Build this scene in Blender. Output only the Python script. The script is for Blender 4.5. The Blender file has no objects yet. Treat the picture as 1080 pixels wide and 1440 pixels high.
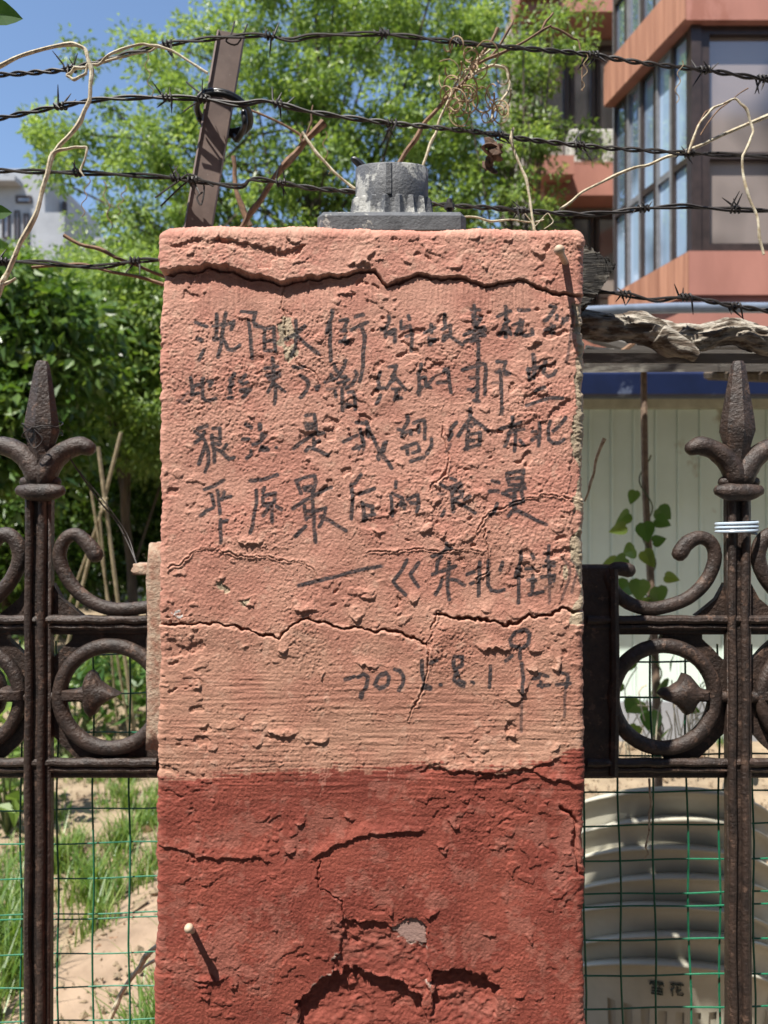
import bpy, math, random
import numpy as np
from mathutils import Vector, Matrix
S = bpy.context.scene
COL = S.collection
random.seed(7); RNG = np.random.default_rng(7)
R = math.radians

# ------------------------------------------------------------------ camera
F = 1040.0; EYE = 1.65; D0 = 0.867; PITCH = math.atan(5/1040)
cam_d = bpy.data.cameras.new('camera'); cam = bpy.data.objects.new('camera', cam_d); COL.objects.link(cam)
cam.location = (0, -D0, EYE); cam.rotation_euler = (R(90)+PITCH, 0, 0)
cam_d.sensor_fit = 'VERTICAL'; cam_d.sensor_height = 36; cam_d.lens = 26
cam_d.clip_start = 0.05; cam_d.clip_end = 500
cam_d.dof.use_dof = True; cam_d.dof.focus_distance = 0.9; cam_d.dof.aperture_fstop = 6.5
S.camera = cam
# ------------------------------------------------------------------ light
SUN = Vector((-0.82, -1.0, 2.5)).normalized()
sun_el = math.asin(SUN.z); sun_az = math.atan2(SUN.x, SUN.y)
w = bpy.data.worlds.new('World'); S.world = w; w.use_nodes = True
nt = w.node_tree; nt.nodes.clear()
sky = nt.nodes.new('ShaderNodeTexSky'); sky.sky_type = 'NISHITA'; sky.sun_disc = False
sky.sun_elevation = sun_el; sky.sun_rotation = sun_az; sky.air_density = 1.0; sky.dust_density = 0.3; sky.ozone_density = 2.0
bg = nt.nodes.new('ShaderNodeBackground'); bg.inputs[1].default_value = 0.112
wo = nt.nodes.new('ShaderNodeOutputWorld')
nt.links.new(sky.outputs[0], bg.inputs[0]); nt.links.new(bg.outputs[0], wo.inputs[0])
sd = bpy.data.lights.new('sun', 'SUN'); sd.energy = 5.0; sd.angle = R(0.53); sd.color = (1, 0.95, 0.87)
so = bpy.data.objects.new('sun', sd); COL.objects.link(so); so.rotation_euler = SUN.to_track_quat('Z', 'Y').to_euler(); so.location = (-3, -4, 9)
S.view_settings.view_transform = 'Standard'; S.view_settings.look = 'None'
S.view_settings.exposure = 0.87; S.view_settings.gamma = 1; S.view_settings.use_curve_mapping = False
try: S.cycles.max_bounces = 6
except Exception: pass

# ------------------------------------------------------------------ helpers
CAMM = Matrix.Rotation(R(90)+PITCH, 3, 'X')
def P(px, py, d):
    """a pixel of the 1080x1440 photograph at depth d (metres from the camera) -> world"""
    v = CAMM @ Vector(((px-540)/F*d, (720-py)/F*d, -d))
    return Vector((0, -D0, EYE)) + v
def PP(pts, d, dz=None):
    return [P(p[0], p[1], d if len(p) < 3 else p[2]) for p in pts]

def mesh(name, V, Fc, mat, parent=None, smooth=True, share=None):
    if share is not None: me = share
    else:
        me = bpy.data.meshes.new(name)
        me.from_pydata([tuple(v) for v in V], [], Fc); me.update()
        me.polygons.foreach_set('use_smooth', [smooth]*len(me.polygons))
        if mat: me.materials.append(mat)
    o = bpy.data.objects.new(name, me); COL.objects.link(o)
    if parent: o.parent = parent; o.matrix_parent_inverse = parent.matrix_world.inverted()
    return o
def npmesh(name, V, Q, mat, parent=None, smooth=True, col=None, colname='tint'):
    V = np.asarray(V, np.float32); Q = np.asarray(Q, np.int32); k = Q.shape[1]
    me = bpy.data.meshes.new(name)
    me.vertices.add(len(V)); me.vertices.foreach_set('co', V.ravel())
    me.loops.add(Q.size); me.loops.foreach_set('vertex_index', Q.ravel())
    me.polygons.add(len(Q)); me.polygons.foreach_set('loop_start', np.arange(0, Q.size, k, dtype=np.int32))
    me.polygons.foreach_set('loop_total', np.full(len(Q), k, np.int32))
    me.polygons.foreach_set('use_smooth', np.full(len(Q), smooth))
    if col is not None:
        a = me.color_attributes.new(colname, 'FLOAT_COLOR', 'POINT'); c = np.ones((len(V), 4), np.float32); c[:, :col.shape[1]] = col
        a.data.foreach_set('color', c.ravel())
    me.update(); me.validate()
    if mat: me.materials.append(mat)
    o = bpy.data.objects.new(name, me); COL.objects.link(o)
    if parent: o.parent = parent; o.matrix_parent_inverse = parent.matrix_world.inverted()
    return o
def empty(name, loc, label=None, cat=None, group=None):
    o = bpy.data.objects.new(name, None); COL.objects.link(o); o.location = loc; o.empty_display_size = .05
    o.matrix_world = Matrix.Translation(Vector(loc))
    if label: tag(o, label, cat, group)
    return o
def tag(o, label=None, cat=None, group=None, kind=None):
    if label: o['label'] = label
    if cat: o['category'] = cat
    if group: o['group'] = group
    if kind: o['kind'] = kind
    return o

class MB:
    def __init__(s): s.V = []; s.F = []
    def add(s, V, Fc):
        n = len(s.V); s.V += [Vector(v) for v in V]; s.F += [tuple(i+n for i in f) for f in Fc]
        return s
    def box(s, a, b, rot=None, c=None, bev=0):
        x0, y0, z0 = a; x1, y1, z1 = b
        if bev > 0:
            V = []; 
            for (x, sx) in ((x0, 1), (x1, -1)):
                for (y, sy) in ((y0, 1), (y1, -1)):
                    for (z, sz) in ((z0, 1), (z1, -1)):
                        V += [(x, y+sy*bev, z+sz*bev), (x+sx*bev, y, z+sz*bev), (x+sx*bev, y+sy*bev, z)]
            import bmesh
            bm = bmesh.new(); [bm.verts.new(v) for v in V]; r = bmesh.ops.convex_hull(bm, input=bm.verts)
            bm.verts.ensure_lookup_table(); bm.verts.index_update()
            V = [v.co.copy() for v in bm.verts]; Fc = [tuple(v.index for v in f.verts) for f in bm.faces]; bm.free()
        else:
            V = [Vector((x, y, z)) for x in (x0, x1) for y in (y0, y1) for z in (z0, z1)]
            Fc = [(0,1,3,2), (4,6,7,5), (0,4,5,1), (2,3,7,6), (0,2,6,4), (1,5,7,3)]
        if rot is not None:
            c = Vector(c) if c is not None else Vector(((x0+x1)/2, (y0+y1)/2, (z0+z1)/2))
            V = [c + rot @ (Vector(v)-c) for v in V]
        return s.add(V, Fc)
    def tube(s, path, r, seg=8, up=None, flat=1.0, smooth=4, cap=True, jit=0, dome=False):
        pts = [Vector(p) for p in path]
        rs = list(r) if hasattr(r, '__len__') else [r]*len(pts)
        if smooth > 1 and len(pts) > 2:
            q = []; qr = []
            for i in range(len(pts)-1):
                p0 = pts[max(i-1, 0)]; p1 = pts[i]; p2 = pts[i+1]; p3 = pts[min(i+2, len(pts)-1)]
                for k in range(smooth):
                    t = k/smooth
                    q.append(.5*((2*p1)+(p2-p0)*t+(2*p0-5*p1+4*p2-p3)*t*t+(3*p1-p0-3*p2+p3)*t**3)); qr.append(rs[i]*(1-t)+rs[i+1]*t)
            q.append(pts[-1]); qr.append(rs[-1]); pts, rs = q, qr
        if dome:
            a = (pts[0]-pts[1]).normalized(); b = (pts[-1]-pts[-2]).normalized()
            r0, r1 = rs[0], rs[-1]
            pts = [pts[0]+a*r0*.9, pts[0]+a*r0*.6]+pts+[pts[-1]+b*r1*.6, pts[-1]+b*r1*.9]
            rs = [r0*.35, r0*.8]+rs+[r1*.8, r1*.35]
        n = len(pts); V = []; Fc = []
        T0 = (pts[1]-pts[0]).normalized()
        U = Vector(up) if up is not None else (Vector((0, -1, 0)) if abs(T0.y) < .9 else Vector((1, 0, 0)))
        for i in range(n):
            T = (pts[min(i+1, n-1)]-pts[max(i-1, 0)])
            T = T.normalized() if T.length > 1e-9 else T0
            if up is not None: U = Vector(up)
            Un = (U - T*U.dot(T)); Un = Un.normalized() if Un.length > 1e-6 else T.orthogonal().normalized()
            W = T.cross(Un); U = Un
            rr = rs[i]*(1+(random.uniform(-jit, jit) if jit else 0))
            for k in range(seg):
                a = 2*math.pi*k/seg
                V.append(pts[i]+W*math.cos(a)*rr+Un*math.sin(a)*rr*flat)
        for i in range(n-1):
            for k in range(seg):
                Fc.append((i*seg+k, i*seg+(k+1) % seg, (i+1)*seg+(k+1) % seg, (i+1)*seg+k))
        if cap: Fc.append(tuple(range(seg))[::-1]); Fc.append(tuple((n-1)*seg+k for k in range(seg)))
        return s.add(V, Fc)
    def lathe(s, prof, c, seg=20, fn=None):
        V = []; Fc = []; n = len(prof); c = Vector(c)
        for (r, z) in prof:
            for k in range(seg):
                a = 2*math.pi*k/seg; rr = r if fn is None else fn(r, z, a)
                V.append(c+Vector((rr*math.cos(a), rr*math.sin(a), z)))
        for i in range(n-1):
            for k in range(seg): Fc.append((i*seg+k, i*seg+(k+1) % seg, (i+1)*seg+(k+1) % seg, (i+1)*seg+k))
        Fc.append(tuple(range(seg))[::-1]); Fc.append(tuple((n-1)*seg+k for k in range(seg)))
        return s.add(V, Fc)
    def prism(s, poly, d, bev=0.0):
        """poly: world points lying in an XZ plane; extruded towards +Y by d with a bevelled front rim"""
        pts = [Vector(p) for p in poly]; n = len(pts); c = sum(pts, Vector())/n
        rings = []
        if bev > 0:
            ins = [p+(c-p).normalized()*bev for p in pts]
            rings = [[v for v in ins], [v+Vector((0, bev, 0)) for v in pts], [v+Vector((0, d, 0)) for v in pts]]
        else: rings = [pts, [v+Vector((0, d, 0)) for v in pts]]
        V = [v for r in rings for v in r]; Fc = [tuple(range(n))]
        for i in range(len(rings)-1):
            for k in range(n): Fc.append((i*n+k, (i+1)*n+k, (i+1)*n+(k+1) % n, i*n+(k+1) % n))
        Fc.append(tuple((len(rings)-1)*n+k for k in range(n))[::-1])
        return s.add(V, Fc)
    def build(s, name, mat, parent=None, smooth=True, sharp=None):
        o = mesh(name, s.V, s.F, mat, parent, smooth)
        if smooth:
            try:
                o.data.set_sharp_from_angle(angle=R(sharp if sharp else 40))
            except Exception: pass
        return o

# ------------------------------------------------------------------ materials
def nodes(m):
    m.use_nodes = True; t = m.node_tree; t.nodes.clear()
    o = t.nodes.new('ShaderNodeOutputMaterial'); b = t.nodes.new('ShaderNodeBsdfPrincipled'); t.links.new(b.outputs[0], o.inputs[0])
    return t, b, o
def N(t, kind, **kw):
    n = t.nodes.new(kind)
    for k, v in kw.items():
        if k in n.inputs: n.inputs[k].default_value = v
        else: setattr(n, k, v)
    return n
def ramp(t, fac, stops):
    r = t.nodes.new('ShaderNodeValToRGB'); t.links.new(fac, r.inputs[0]); e = r.color_ramp.elements
    while len(e) < len(stops): e.new(.5)
    for i, (p, c) in enumerate(stops): e[i].position = p; e[i].color = (*c, 1) if len(c) == 3 else c
    return r
def mat(name, c1, c2=None, rough=.8, scale=30, detail=6, bump=.3, bscale=None, bdist=.002, metal=0, spec=.5, stretch=None, c3=None, s3=8, t3=.6, mid=(.35, .65)):
    m = bpy.data.materials.new(name); t, b, o = nodes(m)
    b.inputs['Roughness'].default_value = rough; b.inputs['Metallic'].default_value = metal; b.inputs['Specular IOR Level'].default_value = spec
    tc = N(t, 'ShaderNodeTexCoord'); src = tc.outputs['Object']
    if stretch:
        mp = N(t, 'ShaderNodeMapping'); mp.inputs['Scale'].default_value = stretch; t.links.new(src, mp.inputs[0]); src = mp.outputs[0]
    n1 = N(t, 'ShaderNodeTexNoise', Scale=scale, Detail=detail, Roughness=.6); t.links.new(src, n1.inputs[0])
    c2 = c2 or tuple(x*.7 for x in c1)
    r = ramp(t, n1.outputs[0], [(mid[0], c2), (mid[1], c1)]); out = r.outputs[0]
    if c3:
        n3 = N(t, 'ShaderNodeTexNoise', Scale=s3, Detail=8, Roughness=.7); t.links.new(src, n3.inputs[0])
        r3 = ramp(t, n3.outputs[0], [(t3-.03, (0, 0, 0)), (t3+.03, (1, 1, 1))])
        mx = N(t, 'ShaderNodeMix', data_type='RGBA'); t.links.new(r3.outputs[0], mx.inputs[0]); t.links.new(out, mx.inputs[6]); mx.inputs[7].default_value = (*c3, 1)
        out = mx.outputs[2]
    t.links.new(out, b.inputs['Base Color'])
    if bump:
        n2 = N(t, 'ShaderNodeTexNoise', Scale=bscale or scale*3, Detail=5, Roughness=.6); t.links.new(src, n2.inputs[0])
        bp = N(t, 'ShaderNodeBump', Strength=bump, Distance=bdist); t.links.new(n2.outputs[0], bp.inputs['Height']); t.links.new(bp.outputs[0], b.inputs['Normal'])
    return m
def leafmat(name, c1, c2, c3, trans=.45, rough=.4):
    m = bpy.data.materials.new(name); t, b, o = nodes(m)
    at = N(t, 'ShaderNodeAttribute', attribute_name='tint')
    sep = N(t, 'ShaderNodeSeparateColor'); t.links.new(at.outputs['Color'], sep.inputs[0])
    r = ramp(t, sep.outputs[0], [(0, c1), (.5, c2), (1, c3)])
    b.inputs['Roughness'].default_value = rough; b.inputs['Specular IOR Level'].default_value = .5
    t.links.new(r.outputs[0], b.inputs['Base Color'])
    tr = N(t, 'ShaderNodeBsdfTranslucent')
    hs = N(t, 'ShaderNodeHueSaturation', Hue=.48, Saturation=1.15, Value=2.1); t.links.new(r.outputs[0], hs.inputs['Color']); t.links.new(hs.outputs[0], tr.inputs[0])
    mx = N(t, 'ShaderNodeMixShader'); mx.inputs[0].default_value = trans
    t.links.new(b.outputs[0], mx.inputs[1]); t.links.new(tr.outputs[0], mx.inputs[2]); t.links.new(mx.outputs[0], o.inputs[0])
    return m

M = {}
M['iron'] = mat('cast_iron_paint', (.052, .032, .024), (.018, .012, .010), rough=.52, scale=45, bump=1.0, bscale=190, bdist=.0024, c3=(.105, .064, .046), s3=55, t3=.60)
M['wire'] = mat('rusted_wire', (.035, .026, .022), (.012, .010, .010), rough=.6, scale=150, bump=.5, bscale=700, bdist=.0005)
M['steel'] = mat('brown_painted_steel', (.23, .17, .145), (.14, .10, .085), rough=.5, scale=18, bump=.2, bscale=200, bdist=.0005, c3=(.32, .27, .23), s3=130, t3=.66)
M['rubber'] = mat('black_cable_rubber', (.012, .012, .013), (.008, .008, .008), rough=.35, scale=60, bump=.05)
M['lamp'] = mat('grey_cast_metal', (.095, .10, .11), (.055, .058, .065), rough=.6, scale=35, bump=.9, bscale=240, bdist=.0015, c3=(.34, .34, .32), s3=22, t3=.52)
M['lampplate'] = mat('grey_plate_metal', (.10, .105, .115), (.05, .053, .06), rough=.65, scale=40, bump=.8, bscale=260, bdist=.0012, c3=(.34, .33, .30), s3=55, t3=.62)
M['vine'] = mat('dry_pale_vine', (.66, .60, .45), (.36, .28, .17), rough=.75, scale=110, bump=.9, bscale=400, bdist=.0009, c3=(.22, .14, .08), s3=90, t3=.62)
M['twig'] = mat('dry_brown_twig', (.26, .15, .085), (.11, .06, .035), rough=.8, scale=90, bump=.5, bscale=300, bdist=.0008)
M['tendril'] = mat('dry_tendril', (.34, .24, .13), (.2, .13, .07), rough=.8, scale=90, bump=.2)
M['deadleaf'] = mat('withered_leaf', (.14, .075, .045), (.06, .035, .022), rough=.85, scale=60, bump=.7, bscale=200)
M['bark'] = mat('split_grey_bark', (.40, .36, .30), (.12, .09, .065), rough=.95, scale=60, bump=1.0, bscale=120, bdist=.008, stretch=(.35, 1, 1.4), mid=(.42, .54))
M['char'] = mat('weathered_black_timber', (.20, .18, .15), (.018, .016, .014), rough=.9, scale=60, bump=1.0, bscale=160, bdist=.004, stretch=(.3, .3, 1.6), mid=(.5, .7))
M['green_wire'] = mat('green_coated_wire', (.015, .17, .085), (.01, .11, .055), rough=.4, scale=80, bump=.1)
M['shed'] = mat('pale_green_panel', (.74, .88, .80), (.66, .79, .71), rough=.5, scale=2.5, bump=.05, c3=(.46, .47, .36), s3=1.4, t3=.66)
M['shedtrim'] = mat('cream_trim', (.62, .63, .50), (.42, .42, .32), rough=.6, scale=6, bump=.1)
M['blue'] = mat('blue_painted_steel', (.007, .015, .058), (.005, .011, .04), rough=.4, scale=6, bump=.1, c3=(.08, .10, .16), s3=5, t3=.62)
M['roofboard'] = mat('grey_weathered_board', (.22, .20, .18), (.10, .09, .08), rough=.8, scale=20, bump=.5, stretch=(.2, 1, 1), c3=(.5, .48, .42), s3=7, t3=.58)
M['galv'] = mat('pale_steel_pipe', (.26, .31, .40), (.18, .22, .28), rough=.35, scale=14, bump=.1, metal=.3)
M['bamboo'] = mat('bamboo_cane', (.38, .31, .20), (.22, .17, .10), rough=.6, scale=25, bump=.2)
M['stake'] = mat('brown_cane', (.24, .17, .12), (.12, .08, .06), rough=.7, scale=40, bump=.3)
M['chair'] = mat('off_white_plastic', (.52, .50, .41), (.42, .40, .32), rough=.38, scale=9, bump=.04, c3=(.42, .38, .30), s3=11, t3=.66)
M['print'] = mat('dark_green_print', (.05, .07, .05), (.03, .04, .03), rough=.5, scale=90, bump=0)
M['salmon'] = mat('salmon_render', (.45, .20, .15), (.36, .155, .115), rough=.85, scale=2.2, bump=.2, bscale=40, stretch=(1, 1, .35), c3=(.33, .13, .09), s3=1.6, t3=.62)
M['streaked'] = mat('rust_streaked_render', (.52, .25, .155), (.32, .14, .085), rough=.85, scale=5, bump=.1, stretch=(2.5, 2.5, .12))
M['beige'] = mat('pale_wall_render', (.42, .35, .30), (.33, .27, .23), rough=.9, scale=3, bump=.1)
M['frame'] = mat('dark_brown_frame', (.055, .038, .034), (.035, .025, .022), rough=.4, scale=10, bump=0)
M['grey_frame'] = mat('grey_aluminium_frame', (.22, .22, .23), (.16, .16, .17), rough=.4, scale=10, bump=0)
M['concrete'] = mat('pale_grey_render', (.34, .35, .37), (.27, .28, .30), rough=.9, scale=1.2, bump=.1)
M['acwhite'] = mat('air_conditioner_enamel', (.55, .53, .49), (.46, .44, .40), rough=.5, scale=6, bump=0)
M['dark'] = mat('dark_grille', (.03, .03, .03), (.02, .02, .02), rough=.6, scale=30, bump=0)
M['curtain'] = mat('pale_curtain', (.45, .42, .38), (.36, .33, .30), rough=.9, scale=8, bump=.2, stretch=(4, 4, .2))
M['soil'] = mat('sandy_soil', (.34, .26, .17), (.21, .155, .10), rough=.95, scale=4, bump=.8, bscale=60, bdist=.01, c3=(.20, .14, .09), s3=3, t3=.6)
M['path'] = mat('sandy_path', (.36, .26, .18), (.24, .17, .115), rough=.95, scale=6, bump=.6, bscale=80, bdist=.006)
M['asphalt'] = mat('asphalt', (.06, .058, .055), (.04, .04, .038), rough=.9, scale=40, bump=.5, bscale=300)
M['block'] = mat('brown_grey_render', (.34, .32, .29), (.26, .24, .22), rough=.9, scale=1.5, bump=0)
M['trunk'] = mat('tree_bark', (.13, .10, .075), (.06, .045, .035), rough=.9, scale=14, bump=1, bscale=40, bdist=.01, stretch=(1, 1, .3))
M['stem'] = mat('green_stem', (.10, .14, .04), (.06, .08, .03), rough=.6, scale=20, bump=0)
M['nail'] = mat('cream_painted_nail', (.55, .42, .30), (.42, .29, .20), rough=.6, scale=200, bump=.3, bscale=600, bdist=.0004)
M['mortar'] = mat('beige_mortar', (.40, .32, .24), (.30, .16, .11), rough=.95, scale=70, bump=1, bscale=220, bdist=.003)
M['bluewire'] = mat('pale_blue_plastic_wire', (.55, .65, .75), (.45, .55, .66), rough=.3, scale=50, bump=0)
M['basin'] = mat('pale_blue_plastic', (.35, .46, .62), (.30, .40, .55), rough=.35, scale=8, bump=0)
M['leaf_ash'] = leafmat('light_green_leaf', (.07, .12, .03), (.16, .25, .06), (.32, .42, .13), trans=.36, rough=.42)
M['leaf_dark'] = leafmat('dark_green_leaf', (.025, .06, .014), (.065, .13, .025), (.17, .25, .06), trans=.3, rough=.33)
M['leaf_bean'] = leafmat('bean_leaf', (.03, .08, .02), (.06, .13, .03), (.14, .20, .05), trans=.35)
M['grass'] = leafmat('grass_blade', (.05, .11, .02), (.11, .20, .04), (.24, .30, .09), trans=.35)
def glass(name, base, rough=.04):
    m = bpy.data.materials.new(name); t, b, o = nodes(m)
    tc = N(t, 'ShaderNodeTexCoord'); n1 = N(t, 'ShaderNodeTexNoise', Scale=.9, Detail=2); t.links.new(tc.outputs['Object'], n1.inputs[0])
    r = ramp(t, n1.outputs[0], [(.42, tuple(x*.35 for x in base)), (.56, tuple(x*1.25 for x in base))]); t.links.new(r.outputs[0], b.inputs['Base Color'])  # light and dark blotches in the base colour stand in for reflections
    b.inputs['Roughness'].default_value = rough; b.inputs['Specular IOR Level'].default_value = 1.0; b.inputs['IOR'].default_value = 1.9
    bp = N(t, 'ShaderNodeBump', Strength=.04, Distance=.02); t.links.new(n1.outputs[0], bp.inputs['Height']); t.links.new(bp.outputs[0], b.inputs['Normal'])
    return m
M['glass'] = glass('window_glass', (.24, .20, .18), .08); M['glass'].node_tree.nodes['Principled BSDF'].inputs['IOR'].default_value = 1.75
M['glass_side'] = glass('painted_sky_window_glass', (.34, .47, .64), .03)
# side panes: reflected sky painted as blue base colour, plus a higher index of refraction
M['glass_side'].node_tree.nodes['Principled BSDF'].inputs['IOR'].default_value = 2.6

# ------------------------------------------------------------------ ground
def vnoise(x, y, s):
    return (np.sin(x*s*1.3+y*s*.7+1.1)*np.cos(y*s*1.7-x*s*.4+.3)+.5*np.sin(x*s*3.1+.5)*np.cos(y*s*2.7+2.))/1.5
gx = np.concatenate([np.linspace(-150, -7, 12), np.linspace(-6.8, 6.8, 160), np.linspace(7, 150, 12)])
gy = np.concatenate([np.linspace(-40, -1.2, 8), np.linspace(-1, 14, 180), np.linspace(14.5, 300, 14)])
GX, GY = np.meshgrid(gx, gy); GZ = .02*vnoise(GX, GY, 3.)+.012*vnoise(GX, GY, 11.)
V = np.stack([GX.ravel(), GY.ravel(), GZ.ravel()], 1); nx_, ny_ = len(gx), len(gy)
ii = (np.arange(ny_-1)[:, None]*nx_+np.arange(nx_-1)[None]).ravel()
tag(npmesh('ground', V, np.stack([ii, ii+1, ii+1+nx_, ii+nx_], 1), M['soil']), kind='structure')
# sandy path running away beside the pillar (left side of the photo)
def strip(name, pl, widths, m, z):
    n = 24; V = []; Fc = []
    for i, (p, wd) in enumerate(zip(pl, widths)):
        for k in range(n+1):
            u = k/n*2-1
            V.append((p[0]+u*wd+.03*random.uniform(-1, 1)*(abs(u) > .8), p[1], z+.018*vnoise(p[0]+u*wd, p[1], 5)+.02*(1-u*u)+ .006*random.uniform(-1, 1)))
    for i in range(len(pl)-1):
        for k in range(n): a = i*(n+1)+k; Fc.append((a, a+1, a+n+2, a+n+1))
    return mesh(name, V, Fc, m)
pl = []; wd = []
for i in range(60):
    t = i/59; y = .6+t*8; pl.append((-1.15+.12*math.sin(t*5)+t*1.2-.12*t, y)); wd.append(.22+.05*math.sin(t*9))
tag(strip('path', pl, wd, M['path'], .035), kind='structure')
def pathx(y): t = (y-.6)/8; return -1.15+.12*math.sin(t*5)+t*1.08

# unseen asphalt street, added dark to cut bounce light, and the block across it
V = [(-40, -9, .012), (40, -9, .012), (40, -.18, .012), (-40, -.18, .012)]
tag(mesh('street', V, [(0, 1, 2, 3)], M['asphalt'], smooth=False), kind='structure')
ob = empty('street_block', (0, -8, 0), 'brown grey block across the street, out of view, screening sky light from the pillar and mirrored in the bay windows', 'building')
mb = MB(); mb.box((-26, -16, 0), (26, -8, 14)); mb.build('wall', M['block'], ob, smooth=False)  # unseen; set near and tall to hold sky light off the pillar front
mw = MB(); mw.box((-.6, -7.995, -.7), (.6, -7.96, .7)); w0 = mw.build('window', M['dark'], ob, smooth=False); w0.location.z = 2.2
for i in range(-6, 7):
    for j in range(4):
        if (i, j) == (0, 0): continue
        c = w0.copy(); COL.objects.link(c); c.location = (i*3.1, 0, 2.2+j*3)
# ------------------------------------------------------------------ leaves
def leaves(name, C, rad, n, L, Wd, mat_, parent, droop=.3, seed=1, asp=(1, 1, .8), tint=None, shell=0.0):
    """n leaves round each centre C[i], radius rad[i]; every leaf is a folded four-point blade"""
    rg = np.random.default_rng(seed); C = np.asarray(C, float); n_ = np.asarray(n)
    idx = np.repeat(np.arange(len(C)), n_); m = len(idx)
    d = rg.normal(size=(m, 3)); d /= np.linalg.norm(d, axis=1)[:, None]
    rr = np.asarray(rad)[idx]*(rg.random(m)**(1/2.2)*(1-shell)+shell)
    pos = C[idx]+d*rr[:, None]*np.array(asp)
    ax = d*.7+rg.normal(size=(m, 3))*.6; ax[:, 2] -= droop; ax /= np.linalg.norm(ax, axis=1)[:, None]
    nm = rg.normal(size=(m, 3))*.75; nm[:, 2] += .7; nm[:, 1] -= .25
    sd_ = np.cross(ax, nm); sd_ /= np.linalg.norm(sd_, axis=1)[:, None]+1e-9; nn = np.cross(sd_, ax)
    l = L*rg.uniform(.6, 1.25, m)[:, None]; w_ = Wd*rg.uniform(.7, 1.2, m)[:, None]
    a = pos; b = pos+ax*l*.45+sd_*w_*.5+nn*w_*.15; c = pos+ax*l-nn*l*.12; e = pos+ax*l*.45-sd_*w_*.5+nn*w_*.15
    V = np.stack([a, b, c, e], 1).reshape(-1, 3); Q = np.arange(4*m).reshape(-1, 4)
    ct = rg.random(len(C))[idx]*.5+rg.random(m)*.5
    return npmesh(name, V, Q, mat_, parent, smooth=False, col=np.repeat(np.stack([ct, ct, ct], 1), 4, 0))
def lobes(ls, d0, d1, per, seed, rmin=.22, rmax=.42, nleaf=130):
    rg = np.random.default_rng(seed); C = []; Rr = []; Nn = []
    for (cx, cy, rx, ry, dens) in ls:
        k = int(per*dens*rx*ry/10000)
        for _ in range(k):
            a = rg.uniform(0, 2*math.pi); q = math.sqrt(rg.random())*1.0; dd = rg.uniform(d0, d1)
            C.append(P(cx+rx*q*math.cos(a), cy+ry*q*math.sin(a), dd)); Rr.append(rg.uniform(rmin, rmax)); Nn.append(int(nleaf*rg.uniform(.6, 1.3)))
    return C, Rr, Nn
def limbs(mb, base, top, C, rb, k, seed):
    rg = random.Random(seed)
    mid = [base.lerp(top, t)+Vector((rg.uniform(-.15, .15), rg.uniform(-.15, .15), 0))*(t*2) for t in (0, .25, .5, .75, 1)]
    mb.tube(mid, [rb, rb*.8, rb*.62, rb*.42, rb*.15], seg=9, jit=.08)
    for _ in range(k):
        c = Vector(C[rg.randrange(len(C))]); t = rg.uniform(.2, .85); s_ = base.lerp(top, t)
        i = min(int(t*4), 3); s_ = mid[i].lerp(mid[i+1], t*4-i)
        m_ = s_.lerp(c, .5)+Vector((0, 0, rg.uniform(0, .5)))
        mb.tube([s_, m_, c], [rb*.3*(1-t*.5), rb*.18*(1-t*.5), .012], seg=5, smooth=3)

# the tall ash-like tree behind the pillar
tr = empty('ash_tree', P(430, 860, 11), 'tall light green tree with small leaves rising against the sky behind the steel post', 'tree')
LA = [(150, 60, 60, 52, .45), (262, 110, 80, 62, .8), (110, 165, 85, 45, .7), (180, 240, 120, 70, .8), (400, 50, 140, 90, 1.2), (330, 210, 170, 100, 1.2),
      (560, 110, 140, 130, 1.2), (560, 260, 150, 80, 1.2), (480, -60, 230, 70, 1), (430, 330, 230, 60, 1.1), (220, 330, 120, 50, .7), (630, 20, 90, 60, 1)]
C, Rr, Nn = lobes(LA, 9.6, 12.2, 38, 3, rmin=.16, rmax=.42, nleaf=135)
leaves('crown', C, Rr, Nn, .105, .045, M['leaf_ash'], tr, seed=5)
mb = MB(); limbs(mb, P(430, 860, 11), P(430, 0, 11), C, .17, 46, 4); mb.build('trunk', M['trunk'], tr)
tr = empty('slender_tree', P(735, 900, 9.6), 'loose green tree crown in front of the salmon apartment building', 'tree')
LB = [(700, 150, 80, 120, 1.1), (765, 70, 60, 50, .8), (745, 230, 70, 80, .9), (812, 15, 35, 35, .9), (825, 195, 40, 25, .7), (700, 300, 90, 50, 1.1), (800, 300, 30, 18, .3), (815, 60, 20, 40, .7)]
C, Rr, Nn = lobes(LB, 9.2, 10.2, 44, 8, rmin=.14, rmax=.32, nleaf=110)
leaves('crown', C, Rr, Nn, .085, .036, M['leaf_ash'], tr, seed=6)
mb = MB(); limbs(mb, P(735, 900, 9.6), P(740, 60, 9.6), C, .09, 22, 5); mb.build('trunk', M['trunk'], tr)
# dense dark shrubs of the left-hand background
def shrub(name, label, ls, d0, d1, per, L, Wd, seed, m_, basepx, nleaf=150, rmin=.2, rmax=.42, cat='shrub'):
    base = P(*basepx); base.z = 0
    o = empty(name, base, label, cat, None)
    C, Rr, Nn = lobes(ls, d0, d1, per, seed, rmin, rmax, nleaf)
    C = [c for c in C]; 
    leaves('crown', C, Rr, Nn, L, Wd, m_, o, seed=seed, droop=.5)
    b = MB(); top = Vector(base); top.z = max(c[2] for c in C)*.8; limbs(b, base, top, C, .07, 14, seed); b.build('trunk', M['trunk'], o)
shrub('leafy_tree', 'broad-leaved dark tree low at the left edge with glossy drooping leaves', [(0, 440, 100, 70, 1.2), (90, 470, 70, 60, 1), (-90, 560, 120, 160, 1.2), (20, 590, 90, 90, .9)], 6.6, 8, 56, .15, .075, 21, M['leaf_dark'], (-40, 900, 7.2), nleaf=75, cat='tree')
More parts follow.
